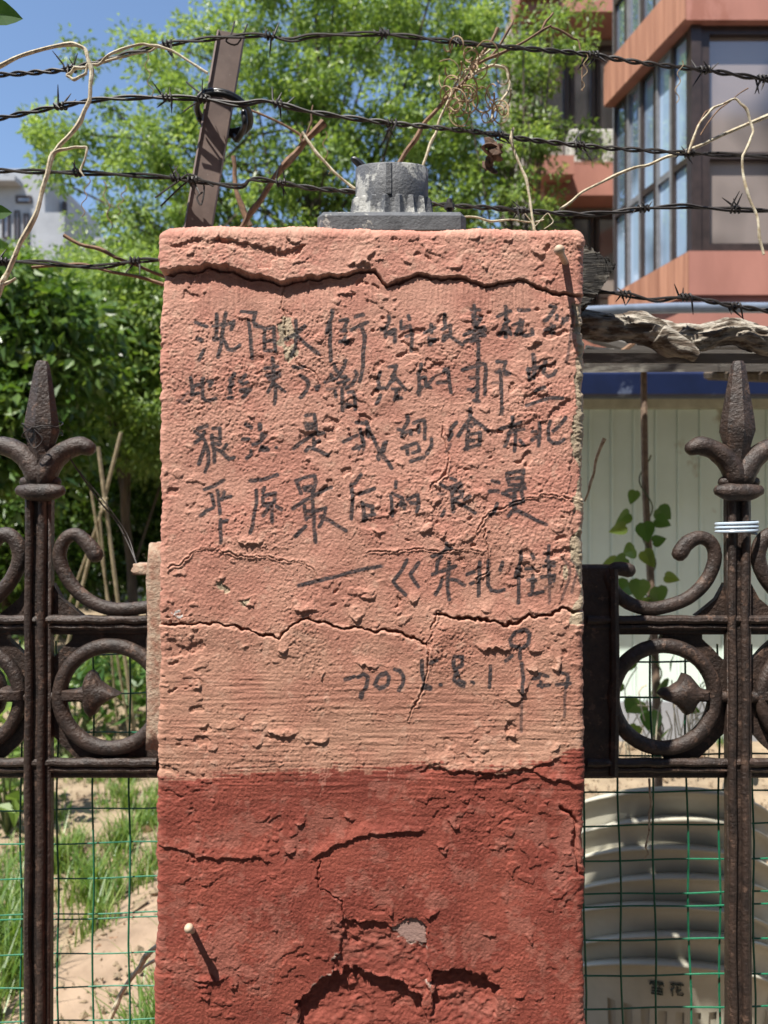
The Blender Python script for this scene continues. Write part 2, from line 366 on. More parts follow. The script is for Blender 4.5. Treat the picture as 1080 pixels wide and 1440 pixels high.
shrub('dense_tree', 'bushy green tree below the lowest barbed wire, left of the pillar', [(170, 420, 90, 60, 1.3), (130, 500, 90, 70, 1.1), (210, 560, 70, 110, 1.2), (300, 480, 150, 120, .9)], 8.2, 9.6, 60, .09, .042, 22, M['leaf_ash'], (190, 900, 8.9), cat='tree')
shrub('dark_shrub', 'deep green shrub standing behind the bamboo canes', [(130, 640, 100, 90, 1.3), (160, 760, 100, 80, 1.3), (230, 700, 100, 120, 1)], 9.2, 10.4, 60, .10, .05, 23, M['leaf_dark'], (160, 880, 9.8))
shrub('dark_shrub', 'deep green shrub behind the left iron post and its scrolls', [(20, 660, 90, 90, 1.3), (10, 790, 100, 70, 1.3), (-60, 720, 100, 120, 1)], 9.4, 10.6, 60, .10, .05, 24, M['leaf_dark'], (10, 890, 10))
shrub('hedge_tree', 'shaded tree mass filling the gap far behind the left shrubs', [(0, 520, 200, 140, 1), (150, 560, 200, 160, 1), (60, 740, 240, 110, 1), (400, 640, 200, 200, .6)], 12.5, 14.5, 34, .15, .08, 25, M['leaf_dark'], (100, 850, 13.5), rmin=.4, rmax=.7, cat='tree')
shrub('far_tree', 'sunlit tree between the pale flats and the ash tree', [(60, 375, 90, 30, 1), (190, 345, 60, 30, .8), (20, 370, 50, 25, .8)], 15, 17, 60, .15, .07, 26, M['leaf_ash'], (60, 830, 16), rmin=.3, rmax=.5, cat='tree')

# garden plants (left) : rosettes of broad leaves
def plant(name, x, y, h, n, L, label, m_, seed, group=None, cat='plant'):
    o = empty(name, (x, y, 0), label, cat, group)
    rg = random.Random(seed); st = MB(); C = []; 
    for k in range(n):
        a = rg.uniform(0, 6.28); q = rg.uniform(.2, 1)*h*.5; z = h*rg.uniform(.35, 1); tip = Vector((x+q*math.cos(a), y+q*math.sin(a), z)); C.append(tip)
        st.tube([(x, y, 0), ((x+tip.x)/2, (y+tip.y)/2, z*.6), tip], [.008, .006, .003], seg=4, smooth=3)
    st.build('stem', M['stem'], o)
    leaves('foliage', C, [L*.9]*len(C), [7]*len(C), L, L*.55, m_, o, seed=seed, droop=.1)
spots = [(120, 1010, 'beside the arrowhead of the left ring'), (185, 985, 'right of the arrowhead inside the left ring'), (20, 1000, 'seen through the ring cut by the left edge'), (95, 1060, 'under the left ring close to the iron post'),
         (160, 940, 'farther back in the top of the left ring'), (30, 945, 'farther back at the left edge'), (210, 1010, 'hard against the pillar mortar'), (60, 1045, 'just behind the iron post'), (10, 1150, 'at the left edge below the lower rail')]
for i, (px, py, tx) in enumerate(spots):
    d = EYE/((py+25-725)/F); p = P(px, py+25, d)
    plant('garden_plant', p.x, p.y, .5+.15*random.random(), 16, .13, 'broad-leaved green garden plant '+tx, M['leaf_bean' if i % 3 == 0 else 'leaf_ash'], 40+i, 'vegetable plants in the garden bed')
# grass
def grass(name, regions, n, m_, label, seed, hgt=.22):
    rg = np.random.default_rng(seed); pts = []
    while len(pts) < n:
        f = regions[rg.integers(len(regions))]; x, y, hh = f(rg); k = int(rg.uniform(25, 80)); r_ = rg.uniform(.02, .06)
        if abs(x-pathx(y)) < .22: continue
        for _ in range(k):
            pts.append((x+rg.normal()*r_, y+rg.normal()*r_, hh*rg.uniform(.6, 1.1)))
    A = np.array(pts); m = len(A); ang = rg.uniform(0, 2*np.pi, m); h = A[:, 2]*rg.uniform(.4, 1.2, m); bend = rg.uniform(.2, .9, m)*h
    dx, dy = np.cos(ang), np.sin(ang); wx, wy = -dy*.003*1.2, dx*.003*1.2
    base = np.stack([A[:, 0], A[:, 1], np.zeros(m)], 1)
    mid = base+np.stack([dx*bend*.35, dy*bend*.35, h*.62], 1); tip = base+np.stack([dx*bend, dy*bend, h], 1)
    wv = np.stack([wx, wy, 0*wx], 1)
    V = np.stack([base-wv, base+wv, mid+wv*.8, tip+wv*.15, tip-wv*.15, mid-wv*.8], 1).reshape(-1, 3)
    b = np.arange(m)[:, None]*6
    Q = np.concatenate([b+np.array([[0, 1, 2, 5]]), b+np.array([[5, 2, 3, 4]])], 0)
    t = np.repeat(rg.random(m)*.8+.2*rg.random(m), 6)
    o = npmesh(name, V, Q, m_, None, smooth=False, col=np.stack([t, t, t], 1)); tag(o, label, 'grass', kind='stuff')
def reg(x0, x1, y0, y1, hh): return lambda rg: (rg.uniform(x0, x1), rg.uniform(y0, y1), hh)
def along(off, wd_, y0, y1, hh):
    def f(rg):
        y = rg.uniform(y0, y1); return (pathx(y)+off+rg.normal()*wd_, y, hh)
    return f
grass('grass', [along(-.42, .12, 1, 8, .20), along(-.6, .25, 1, 5, .17), along(.45, .10, 1, 8, .18), along(.38, .08, .9, 3, .2), along(.36, .06, .9, 2.6, .2), reg(-3, -1.6, 1.0, 2.6, .2), reg(-3, -.3, 1.5, 6, .07), reg(-3, -.6, 1.1, 4, .12), reg(-2.2, -1.2, .9, 2.0, .24), reg(-6, 4, 4, 10, .1)], 30000, M['grass'], 'long green grass growing in tufts along both sides of the sandy path', 9)

def debris(name, n, m_, label, cat, seed, size, x0, x1, y0, y1):
    rg = np.random.default_rng(seed); c = np.stack([rg.uniform(x0, x1, n), y0+(y1-y0)*rg.random(n)**1.6, np.full(n, .012)], 1); tt = (c[:, 1]-.6)/8; c[:, 2] += np.where(np.abs(c[:, 0]-(-1.15+.12*np.sin(tt*5)+tt*1.08)) < .2, .045, 0)
    base = np.array([[1, 0, 0], [0, 1, 0], [-1, 0, 0], [0, -1, 0], [0, 0, .8], [0, 0, -.8]], float)
    sc = size*rg.gamma(2, .5, n)[:, None, None]; V = c[:, None]+(base[None]+rg.normal(size=(n, 6, 3))*.3)*sc*rg.uniform(.5, 1.4, (n, 1, 3))
    T = np.array([[0, 1, 4], [1, 2, 4], [2, 3, 4], [3, 0, 4], [1, 0, 5], [2, 1, 5], [3, 2, 5], [0, 3, 5]]); Q = (T[None]+np.arange(n)[:, None, None]*6).reshape(-1, 3)
    tag(npmesh(name, V.reshape(-1, 3), Q, m_, None, smooth=False), label, cat, kind='stuff')
debris('gravel', 22000, M['soil'], 'small stones and clods scattered over the sandy garden soil', 'gravel', 3, .0065, -2.6, 2.6, .6, 6)
debris('leaf_litter', 1500, M['twig'], 'brown dry leaf bits and twigs lying on the sandy soil', 'leaf litter', 4, .010, -3.2, 3.2, .6, 6)
# ------------------------------------------------------------------ apartment building, right
YC = 7.8-D0; CX = (975-540)/F*7.8
def zc(py, d=7.8): return P(540, py, d).z
sdir = Vector((-.216, 1, 0)).normalized(); snrm = Vector((-sdir.y, sdir.x, 0))   # outward normal of the receding side (to the left)
SL = 1.55
Cn = Vector((CX, YC, 0)); Bk = Cn+sdir*SL; FR = Vector((CX+5.5, YC, 0))
ap = empty('apartment_building', (CX+1, YC+1, 0), 'salmon apartment building with a glazed corner bay at the right edge', 'building')
z_s0, z_s1, z_w1, z_b1 = zc(418), zc(357), zc(40), zc(-28)
FH = z_w1-z_s0
def wallprism(mb, plan, z0, z1):
    n = len(plan); V = [(p.x, p.y, z0) for p in plan]+[(p.x, p.y, z1) for p in plan]
    Fc = [tuple(range(n))[::-1], tuple(range(n, 2*n))]+[(k, (k+1) % n, (k+1) % n+n, k+n) for k in range(n)]
    mb.add(V, Fc)
def bayplan(off):
    a = Bk+snrm*off; b = Cn+snrm*off; b = b-sdir*((b.y-(YC-off))/sdir.y)
    return [a, b, Vector((FR.x, YC-off, 0)), Vector((FR.x, YC+4, 0)), Vector((Bk.x+1.7, YC+4, 0)), Vector((Bk.x+.4, Bk.y+.02, 0))]
def band(z0, z1, off):
    mb = MB(); wallprism(mb, bayplan(off), z0, z1); mb.build('parapet', M['salmon'], ap, smooth=False)
band(z_s0, z_s1, .10); band(z_w1, z_b1, .16); band(z_w1+FH+1.2, z_b1+FH+1.2, .14)
mb = MB(); wallprism(mb, bayplan(.06), z_s0-.45, z_s0-.004); mb.build('slab', M['salmon'], ap, smooth=False)
mb = MB(); wallprism(mb, bayplan(-.25), .0, z_s0-.45); mb.build('wall', M['beige'], ap, smooth=False)
mb = MB(); wallprism(mb, bayplan(-.2), z_s1, z_w1); wallprism(mb, bayplan(-.2), z_b1, z_w1+FH+1.2); mb.build('core', M['curtain'], ap, smooth=False)
# streaked cladding on the receding side of the parapets
for (z0, z1, off) in ((z_s0, z_s1, .104), (z_w1, z_b1, .164)):
    n = 9
    for k in range(n):
        t0, t1 = k/n*1.0, (k+1)/n*1.0; a = Cn+snrm*off; a = a-sdir*((a.y-(YC-off))/sdir.y); L = (Bk+snrm*off-a).length
        p, q = a+sdir*(L*t0+.004), a+sdir*(L*t1-.004); mbp = MB(); mbp.box((0, 0, 0), (1, 1, 1)); 
        V = [(v.x, v.y, z) for v in (p, q, q+snrm*.012, p+snrm*.012) for z in (z0+.01, z1-.01)]
        mesh('cladding_board', V, [(0, 1, 3, 2), (2, 3, 5, 4), (4, 5, 7, 6), (6, 7, 1, 0), (1, 7, 5, 3), (0, 2, 4, 6)], M['streaked'], ap, smooth=False)
def window(parent, o, u, nrm, w_, z0, z1, fr=.06, split=None, gm='glass', fm='frame', depth=.07):
    """window with its lower-left corner at o, width w_ along u"""
    f = MB()
    def bar(a0, a1, b0, b1, dd=depth):
        V = [o+u*a+nrm*c+Vector((0, 0, b)) for a in (a0, a1) for c in (-.02, dd) for b in (b0, b1)]
        f.add(V, [(0, 1, 3, 2), (4, 6, 7, 5), (0, 4, 5, 1), (2, 3, 7, 6), (0, 2, 6, 4), (1, 5, 7, 3)])
    bar(0, fr, z0, z1); bar(w_-fr, w_, z0, z1); bar(fr, w_-fr, z0, z0+fr); bar(fr, w_-fr, z1-fr, z1)
    if split: bar(fr, w_-fr, split-.035, split+.035)
    fo = f.build('window', M[fm], parent, smooth=False)
    zs = [z0, z1] if not split else [z0, split, z1]
    for a, b in zip(zs[:-1], zs[1:]):
        V = [o+u*x+Vector((0, 0, z))+nrm*.01 for x, z in ((fr*.8, a+.02), (w_-fr*.8, a+.02), (w_-fr*.8, b-.02), (fr*.8, b-.02))]; V += [v-nrm*.012 for v in V]
        mesh('pane', V, [(0, 1, 2, 3), (7, 6, 5, 4), (0, 4, 5, 1), (1, 5, 6, 2), (2, 6, 7, 3), (3, 7, 4, 0)], M[gm], fo, smooth=False)
    return fo
Xd = Vector((1, 0, 0)); nF = Vector((0, -1, 0))
zsp = zc(222)
for fl in range(2):
    z0, z1 = (z_s1, z_w1) if fl == 0 else (z_b1, z_w1+FH+1.2)
    sp = zsp if fl == 0 else z0+.8
    x = .0
    for k, w_ in enumerate((.88, .88, .88, .88, .88)):
        window(ap, Cn+Xd*(.06+k*.9)+Vector((0, 0, 0)), Xd, nF, w_, z0, z1, fr=.09, split=sp)
    n = 5
    for k in range(n):
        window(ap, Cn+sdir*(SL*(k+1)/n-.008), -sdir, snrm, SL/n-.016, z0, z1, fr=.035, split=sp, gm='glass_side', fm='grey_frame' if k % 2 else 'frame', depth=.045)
mb = MB()
for fl in range(2):
    z0, z1 = (z_s1, z_w1) if fl == 0 else (z_b1, z_w1+FH+1.2)
    mb.box((CX-.05, YC-.09, z0), (CX+.055, YC+.03, z1))
mb.build('corner_post', M['frame'], ap, smooth=False)
# mid building, farther left and deeper
dm = 12.5; ym = dm-D0
def xm(px): return P(px, 700, dm).x
bm_ = empty('apartment_block', (xm(830), ym+2, 0), 'farther salmon and beige apartment block with an air conditioner, left of the corner bay', 'building')
def zm(py): return P(540, py, dm).z
mb = MB(); mb.box((xm(770), ym+.5, 0), (xm(1000), ym+5, zm(-200))); mb.build('wall', M['beige'], bm_, smooth=False)
for (py0, py1, l, r_) in ((275, 232, 765, 890), (258, 232, 742, 800), (28, -30, 735, 890), (12, -60, 728, 780), (520, 470, 765, 890)):
    mb = MB(); o_ = 0 if l > 750 else -.25
    mb.box((xm(l), ym+o_-.02*(py0 % 7), zm(py0)), (xm(r_), ym+.6, zm(py1))); mb.build('slab', M['salmon'], bm_, smooth=False)
for (l, r_, py0, py1) in ((812, 848, 228, 40), (850, 884, 228, 40), (772, 808, 228, 40), (812, 846, 465, 285), (848, 884, 465, 285), (774, 810, 465, 285)):
    window(bm_, Vector((xm(l), ym+.48, 0)), Xd, nF, xm(r_)-xm(l), zm(py0), zm(py1), fr=.07, split=zm((py0*2+py1)/3))
# side wing with pale windows (x 735-770)
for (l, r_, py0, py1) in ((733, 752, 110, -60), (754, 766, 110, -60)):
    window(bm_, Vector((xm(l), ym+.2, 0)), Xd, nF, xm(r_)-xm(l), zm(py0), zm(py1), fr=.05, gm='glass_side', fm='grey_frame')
# pipe and grille
mb = MB(); mb.tube([P(866, -60, 12.2), P(866, 170, 12.2), P(868, 480, 12.2)], .05, seg=8); mb.build('drainpipe', M['grey_frame'], bm_)
acx, acz = xm(838), zm(228)
ac = empty('air_conditioner', (acx, ym-.1, acz), 'cream air conditioner unit standing on the slab of the farther block', 'air conditioner')
mb = MB(); mb.box((acx-.42, ym+.06, acz+.02), (acx+.42, ym+.42, acz+.62), bev=.03); mb.build('casing', M['acwhite'], ac, smooth=False)
mb = MB(); mb.tube([(acx-.1, ym+.035, acz+.32), (acx-.1, ym+.07, acz+.32)], .25, seg=24, smooth=1); mb.build('fan_grille', M['dark'], ac)
# pale flats far left
dl = 30; yl = dl-D0
def xl(px, d=dl): return P(px, 700, d).x
def zl(py, d=dl): return P(540, py, d).z
fl_ = empty('pale_flats', (xl(30), yl+3, 0), 'pale grey flats with a stepped roofline far behind at the left edge', 'building')
for (l, r_, py, dy) in ((-120, 62, 236, 0), (58, 97, 305, -.5), (40, 72, 262, 1.5), (97, 112, 340, .5)):
    mb = MB(); mb.box((xl(l), yl+dy, 0), (xl(r_), yl+6+dy, zl(py))); mb.build('wall', M['concrete'], fl_, smooth=False)
mb = MB(); mb.box((xl(-120), yl-.6, zl(262)), (xl(30), yl-.01, zl(255))); mb.build('ledge', M['concrete'], fl_, smooth=False)
for (l, r_, py0, py1) in ((3, 13, 335, 300), (20, 27, 338, 296), (33, 40, 345, 300), (5, 12, 255, 246), (22, 44, 285, 275), (66, 72, 300, 262)):
    window(fl_, Vector((xl(l), yl-.02 if l < 60 else yl+1.45, 0)), Xd, nF, xl(r_)-xl(l), zl(py0), zl(py1), fr=.06, gm='glass')
fr_ = empty('roadside_block', (xl(190, 34), 36, 0), 'sliver of a pale block showing through the ash tree left of the steel post', 'building')
mb = MB(); mb.box((xl(105, 34), 33, 0), (xl(235, 34), 38, zl(335, 34))); mb.build('wall', M['concrete'], fr_, smooth=False)
for k in range(4): window(fr_, Vector((xl(115+k*30, 34), 32.98, 0)), Xd, nF, .45, zl(385, 34), zl(352, 34), fr=.06)

# ------------------------------------------------------------------ shed with deep eave
ds = 5.4; ys = ds-D0
def xs(px, d=ds): return P(px, 700, d).x
def zs_(py, d=ds): return P(540, py, d).z
sh = empty('garden_shed', (2, ys+1, 0), 'pale green panelled shed wall under a blue eave right of the pillar', 'shed')
x = xs(640); k = 0; zt = zs_(562)
while x < xs(1330):
    w_ = .162
    mb = MB(); mb.box((x+.002, ys, .30), (x+w_-.002, ys+.05, zt-.07)); 
    mb.box((x+.002, ys-.008, .30), (x+.022, ys-.0005, zt-.07), bev=.003); mb.build('wall_panel', M['shed'], sh, smooth=False); x += w_; k += 1
mb = MB(); mb.box((xs(640), ys-.02, zt-.066), (xs(1330), ys+.05, zt+.02)); mb.build('head_rail', M['shedtrim'], sh, smooth=False)
mb = MB(); mb.box((xs(640), ys-.02, 0), (xs(1330), ys+.06, .297)); mb.build('plinth', M['concrete'], sh, smooth=False)
de = 4.7; mb = MB(); mb.box((xs(640, de), de-D0, P(540, 557, de).z), (xs(1360, de), de-D0+.12, P(540, 522, de).z), bev=.015); mb.build('eave_beam', M['blue'], sh, smooth=False)
mb = MB(); V0 = [(xs(640, de), de-D0+.12, P(540, 530, de).z), (xs(1360, de)+.3, de-D0+.12, P(540, 530, de).z), (xs(1360)+.5, ys+2.2, 3.1), (xs(640), ys+2.2, 3.1)]
mb.add(V0+[(a, b, c+.05) for a, b, c in V0], [(0, 1, 2, 3), (7, 6, 5, 4), (0, 4, 5, 1), (1, 5, 6, 2), (2, 6, 7, 3), (3, 7, 4, 0)]); mb.build('roof', M['blue'], sh, smooth=False)
# lean-to of old boards, rising away from the camera and seen nearly edge on
lt = empty('lean_to_roof', (1, 1.5, 1.9), 'weathered grey board lean-to roof seen edge on behind the rough log', 'lean-to roof')
rgl = random.Random(3); XR_ = (822-540)/(F/D0)+.02
n = 12
for k in range(n):
    d = 1.20+k*.113; zz = 1.908+(d-1.20)*.198+rgl.uniform(-.008, .008)
    x0 = .02+rgl.uniform(-.02, .02)+max(0, d-3)*.1; x1 = x0+3.0+rgl.uniform(-.1, .2)
    if d-D0 < .47: x0 = XR_+.012
    gap = .008+.012*rgl.random()
    mb = MB(); mb.box((x0, d-D0, zz), (x1, d-D0+.113-gap, zz+.016), rot=Matrix.Rotation(.2, 3, 'X') @ Matrix.Rotation(rgl.uniform(-.012, .012), 3, 'Y'))
    mb.build('board', M['roofboard'], lt, smooth=False)
mb = MB()
for xx in (1.15, 2.5): mb.tube([(xx, .36, 1.88), (xx, 1.0, 2.0), (xx, 1.75, 2.15)], .02, seg=7)
mb.build('rafter', M['trunk'], lt)
pp = MB(); pp.tube([P(823, 438, 2.6), P(950, 433, 2.6), P(1130, 433, 2.6)], .019, seg=12); pp.tube([P(640, 445, 2.6), P(823, 438, 2.6)], .019, seg=12, smooth=1)
tag(pp.build('steel_pipe', M['galv']), 'pale blue grey pipe lying level just above the rough log', 'pipe')
# clutter between log and eave
for i, (pts, r0, m_, lab, nm) in enumerate([
    ([(823, 492, 1.9), (900, 500, 1.9), (960, 507, 1.92), (1090, 505, 1.95)], .012, 'char', 'thin dark pole lying under the rough log', 'pole'),
    ([(823, 470, 2.3), (900, 490, 2.3), (1000, 485, 2.32), (1100, 478, 2.35)], .02, 'roofboard', 'grey weathered pole behind the rough log', 'pole'),
    ([(823, 512, 1.7), (870, 497, 1.7), (905, 470, 1.72)], .006, 'twig', 'slanting brown stick leaning under the log beside the pillar', 'stick')]):
    mb = MB(); mb.tube(PP(pts, 1.9), r0, seg=7, jit=.15); tag(mb.build(nm, M[m_]), lab, nm)

# stacked plastic chairs
def chair(z0, yo, label, first=None, pr=False):
    o = empty('plastic_chair', (.655, 1.15+yo, z0), label, 'chair', 'white plastic chairs stacked behind the fence')
    if first is not None and not pr:
        for ch in list(first.children):
            if ch.name.startswith('print'): continue
            c = ch.copy(); COL.objects.link(c); c.parent = o; c.matrix_parent_inverse = Matrix.Translation(Vector((0,0,0))); c.matrix_parent_inverse = first_mpi
        return o
    return o
def chair_parts(o):
    """built at the origin, parented to o"""
    a_, b_ = .29, .26
    def rim(t): return .64-.125*(abs(t)/1.0)**2 if abs(t) < 1.05 else .64-.138-.10*(abs(t)-1.05)
    n = 56; rows = [.36, .42, .425, .53, .535, .58, .60]
    def pt(t, z, off=0.0):
        rr = (1+.10*(z-.36)/.3)
        return Vector(((a_*rr+off)*math.sin(t), -(b_*rr+off)*math.cos(t), z))
    V = []; Fc = []
    ts = [-1.75+3.5*i/n for i in range(n+1)]
    prof = [(0, .355), (0, .42), (0, .53), (0, None)]
    # outer shell with vertical slots in the lower back
    for i, t in enumerate(ts):
        top = rim(t)
        V += [pt(t, .355), pt(t, .425), pt(t, min(.515, top-.05)), pt(t, top-.03), pt(t, top-.012, .006), pt(t, top-.006, .019), pt(t, top, .016), pt(t, top, -.006), pt(t, top-.03, -.006), pt(t, .36, -.006)]
    k = 10
    for i in range(n):
        slot = (i % 2 == 0 and abs(ts[i]) < .62)
        for j in range(k-1):
            if slot and j == 1: continue
            Fc.append((i*k+j, (i+1)*k+j, (i+1)*k+j+1, i*k+j+1))
    mesh('backrest', V, Fc, M['chair'], o)
    mb = MB()
    sp = [(a_*.98*math.sin(t), -b_*.98*math.cos(t), .36) for t in [-2.6+5.2*i/24 for i in range(25)]]
    mb.add([(x, y, z) for x, y, z in sp]+[(x, y, z-.02) for x, y, z in sp], [tuple(range(25)), tuple(range(25, 50))[::-1]]+[(i, i+25, (i+1) % 25+25, (i+1) % 25) for i in range(25)])
    mb.build('seat', M['chair'], o, smooth=False)
    for sx in (-1, 1):
        for sy in (-1, 1):
            mb = MB(); mb.tube([(sx*.21, sy*.16, .345), (sx*.25, sy*.2, 0)], [.022, .015], seg=8, smooth=1); mb.build('leg', M['chair'], o)
        mb = MB(); mb.tube([pt(sx*1.72, .55, .0), (sx*.315, .14, .53), (sx*.30, .2, .50), (sx*.28, .21, .37)], [.018, .02, .018, .015], seg=8, flat=.5); mb.build('armrest', M['chair'], o)
NCH = 7; chairs = []
txt = ['lowest chair of the stack, with dark lettering on its backrest', 'second chair from the bottom of the white stack', 'third chair from the bottom of the white stack', 'middle chair of the stack of seven, fourth from the bottom', 'third chair from the top of the white stack', 'second chair from the top, only its upper rim showing', 'topmost white plastic chair, directly under the lower iron rail']
for k in range(NCH):
    o = bpy.data.objects.new('plastic_chair', None); COL.objects.link(o)
    tag(o, txt[k], 'chair', 'white plastic chairs stacked behind the fence')
    if k == 0: chair_parts(o)
    else:
        for ch in list(chairs[0].children):
            c = ch.copy(); COL.objects.link(c); c.parent = o
    o.location = (.70+.006*math.sin(k*2.1), 1.10+.004*k, .064*k); o.rotation_euler = (0, 0, R([-7, -3, -6, -2, -5, -2, -4][k])); chairs.append(o)
# printed characters on the lowest chair's back
SN = [[(0, 9), (8, 9)], [(4, 10), (4, 6.4)], [(0, 8), (0, 7)], [(0, 8), (8, 8), (8, 7)], [(1.6, 7.2), (2.8, 7.2)], [(5.2, 7.2), (6.4, 7.2)], [(1, 5), (7.4, 5), (7.4, 1)], [(1, 3), (7.4, 3)], [(.6, 1), (7.6, 1)],
      [(12, 9), (20, 9)], [(14, 10), (14, 8)], [(18, 10), (18, 8)], [(14.4, 7.4), (12.4, 4.4)], [(13.4, 6), (13.4, 1)], [(18.5, 6), (15.6, 3.8)], [(16.4, 7.4), (16.4, 2), (19.6, 1.8), (19.8, 3)]]
mb = MB()
for st in SN:
    q = []
    for (u, v) in st:
        t = (u-14)*.0034/.29-.02; z = .552+v*.0034; rr = 1+.10*(z-.36)/.3
        q.append(Vector(((.29*rr+.0030)*math.sin(t), -(.26*rr+.0030)*math.cos(t), z)))
    mb.tube(q, .0019, seg=5, smooth=1)
c = mb.build('lettering', M['print'], None); c.parent = chairs[0]
bs = MB(); bs.lathe([(.10, 0), (.13, .12), (.15, .24), (.155, .245), (.145, .23), (.12, .02)], (0, 0, 0), seg=28)
b_ = bs.build('plastic_basin', M['basin']); b_.location = (1.36, 1.25, .42); tag(b_, 'pale blue plastic basin at the bottom right corner behind the iron post', 'basin')
bs = MB(); bs.box((1.18, 1.1, .0), (1.56, 1.42, .415), bev=.01); tag(bs.build('stool', M['roofboard'], smooth=False), 'low wooden block under the blue basin', 'wood block')

# bean plant on its cane
bp_ = empty('climbing_bean', (.88, 1.65, 0), 'climbing bean with dark leaves twining up a brown cane before the shed', 'plant')
db = 2.5
mb = MB(); mb.tube(PP([(905, 505), (906, 600), (908, 700), (914, 800), (920, 900), (925, 1050), (928, 1300)], db), [.010, .012, .012, .013, .014, .015, .015], seg=8); mb.build('cane', M['stake'], bp_)
mb = MB(); cp = []
for i in range(70):
    t = i/69; px = np.interp(640+t*420, [500, 700, 800, 900, 1050], [905, 908, 914, 920, 925]); a = t*34
    p = P(px, 640+t*420, db); cp.append(p+Vector((.02*math.cos(a), .02*math.sin(a), 0)))
mb.tube(cp, .0025, seg=5, smooth=1); mb.build('vine_stem', M['stem'], bp_)
def heart(L):
    o = [(0, 0), (.18, -.06), (.42, .05), (.5, .25), (.42, .5), (.22, .8), (0, 1.05), (-.22, .8), (-.42, .5), (-.5, .25), (-.42, .05), (-.18, -.06)]
    V = [Vector((x*L, -.12*L*abs(x), y*L)) for x, y in o]+[Vector((0, .06*L, .35*L))]
    return V, [(i, (i+1) % 12, 12) for i in range(12)]
V, Fc = heart(1); hm = bpy.data.meshes.new('leaf'); hm.from_pydata([tuple(v) for v in V], [], Fc); hm.update()
a = hm.color_attributes.new('tint', 'FLOAT_COLOR', 'POINT')
for i in range(13): a.data[i].color = (.35, .35, .35, 1)
hm.materials.append(M['leaf_bean']); HM = [hm]
for tv in (.6, .95):
    h2 = hm.copy(); h2.name = 'leaf'
    for i in range(13): h2.color_attributes['tint'].data[i].color = (tv, tv, tv, 1)
    for v in h2.vertices: v.co.y *= 1.12; v.co.x *= .85; v.co.z += .10*math.sin(v.co.y*5)
    HM.append(h2)
rg = random.Random(12)
lp = [(893, 690, 26, 200), (885, 722, 34, 235), (905, 735, 36, 175), (925, 715, 34, 130), (880, 740, 30, 250), (922, 730, 26, 110), (893, 772, 36, 250), (880, 785, 42, 215), (905, 775, 34, 150), (870, 790, 40, 240),
      (918, 762, 22, 70), (900, 815, 44, 190), (925, 825, 40, 160), (885, 820, 36, 240), (935, 810, 26, 100), (910, 840, 34, 180), (888, 925, 38, 230), (930, 960, 40, 140), (900, 985, 44, 200), (945, 930, 36, 110), (875, 960, 34, 250), (915, 1000, 40, 170), (960, 990, 30, 120),
      (895, 1020, 36, 210), (935, 1030, 34, 150)]
for (px, py, sz, ang) in lp:
    o = bpy.data.objects.new('leaf', rg.choice(HM)); COL.objects.link(o); o.parent = bp_; o.matrix_parent_inverse = bp_.matrix_world.inverted()
    o.location = P(px, py, db-rg.uniform(0, .12)); o.scale = [sz*.78/F*db]*3; o.rotation_euler = (R(rg.uniform(-50, 10)), R(ang+rg.uniform(-15, 15)), R(rg.uniform(-40, 40)))
# dry weeds at the foot
mb = MB()
for i in range(40):
    px = rg.uniform(865, 1000); py = rg.uniform(960, 1060); mb.tube(PP([(px, py+40), (px+rg.uniform(-15, 15), py), (px+rg.uniform(-30, 30), py-rg.uniform(0, 40))], rg.uniform(2.2, 2.9)), .0022, seg=4, smooth=2)
tag(mb.build('dry_weeds', M['vine']), 'tangle of pale dry stalks beneath the climbing bean', 'weeds', kind='stuff')

# bamboo canes, left
bt = empty('bamboo_canes', P(140, 900, 5), 'four thin bamboo canes leaning together before the dark shrubs', 'canes')
for (a, b, r0) in (((170, 608), (118, 815), .011), ((138, 628), (165, 840), .012), ((128, 690), (152, 842), .008), ((150, 700), (118, 790), .008), ((140, 720), (150, 840), .007)):
    mb = MB(); pa = P(a[0], a[1], 5); pb = P(b[0], b[1], 5.1); e = pb+(pb-pa).normalized()*1.3
    q = [pa.lerp(e, t/8) for t in range(9)]; mb.tube(q, [r0*(1+.12*(i % 2)) for i in range(9)], seg=7); mb.build('cane', M['bamboo'], bt)
mb = MB(); c0 = P(144, 712, 4.97)
mb.tube([c0+Vector((.02*math.cos(t), .02*math.sin(t), .004*t-.02)) for t in np.linspace(0, 18, 40)], .003, seg=4, smooth=1); mb.build('tie', M['vine'], bt)

# ------------------------------------------------------------------ green wire mesh
gm_ = empty('wire_mesh_fence', (0, .29, 0), 'green welded wire mesh stretched behind the iron fence', 'mesh fence')
dg = 1.16
def gw(a, b, r0, wob=1.5):
    mb = MB(); n = 9; q = []
    for i in range(n):
        t = i/(n-1); q.append(P(a[0]+(b[0]-a[0])*t+math.sin(i*1.9+a[0])*wob, a[1]+(b[1]-a[1])*t+math.cos(i*1.3+a[1])*wob*.6, dg+.004*math.sin(i+a[0]*.1)))
    mb.tube(q, r0, seg=6, smooth=2); mb.build('wire', M['green_wire'], gm_)
for x, dx in ((-22, 0), (29, 1), (80, 2), (131, 0), (182, 0), (232, 0)): gw((x, 902), (x+dx, 1470), .0016)
for y in (920, 975, 1030, 1086, 1137, 1185, 1234, 1284, 1291, 1340, 1387, 1434): gw((-40, y+4), (250, y-2), .0012)
for x, dx in ((818, 6), (866, 10), (914, 10), (962, 10), (1010, 3), (1056, 6), (1104, 0)): gw((x, 905), (x+dx, 1470), .0017)
for y in (930, 980, 1062, 1113, 1160, 1209, 1256, 1274, 1321, 1371, 1417): gw((810, y+2), (1120, y-3), .0015)

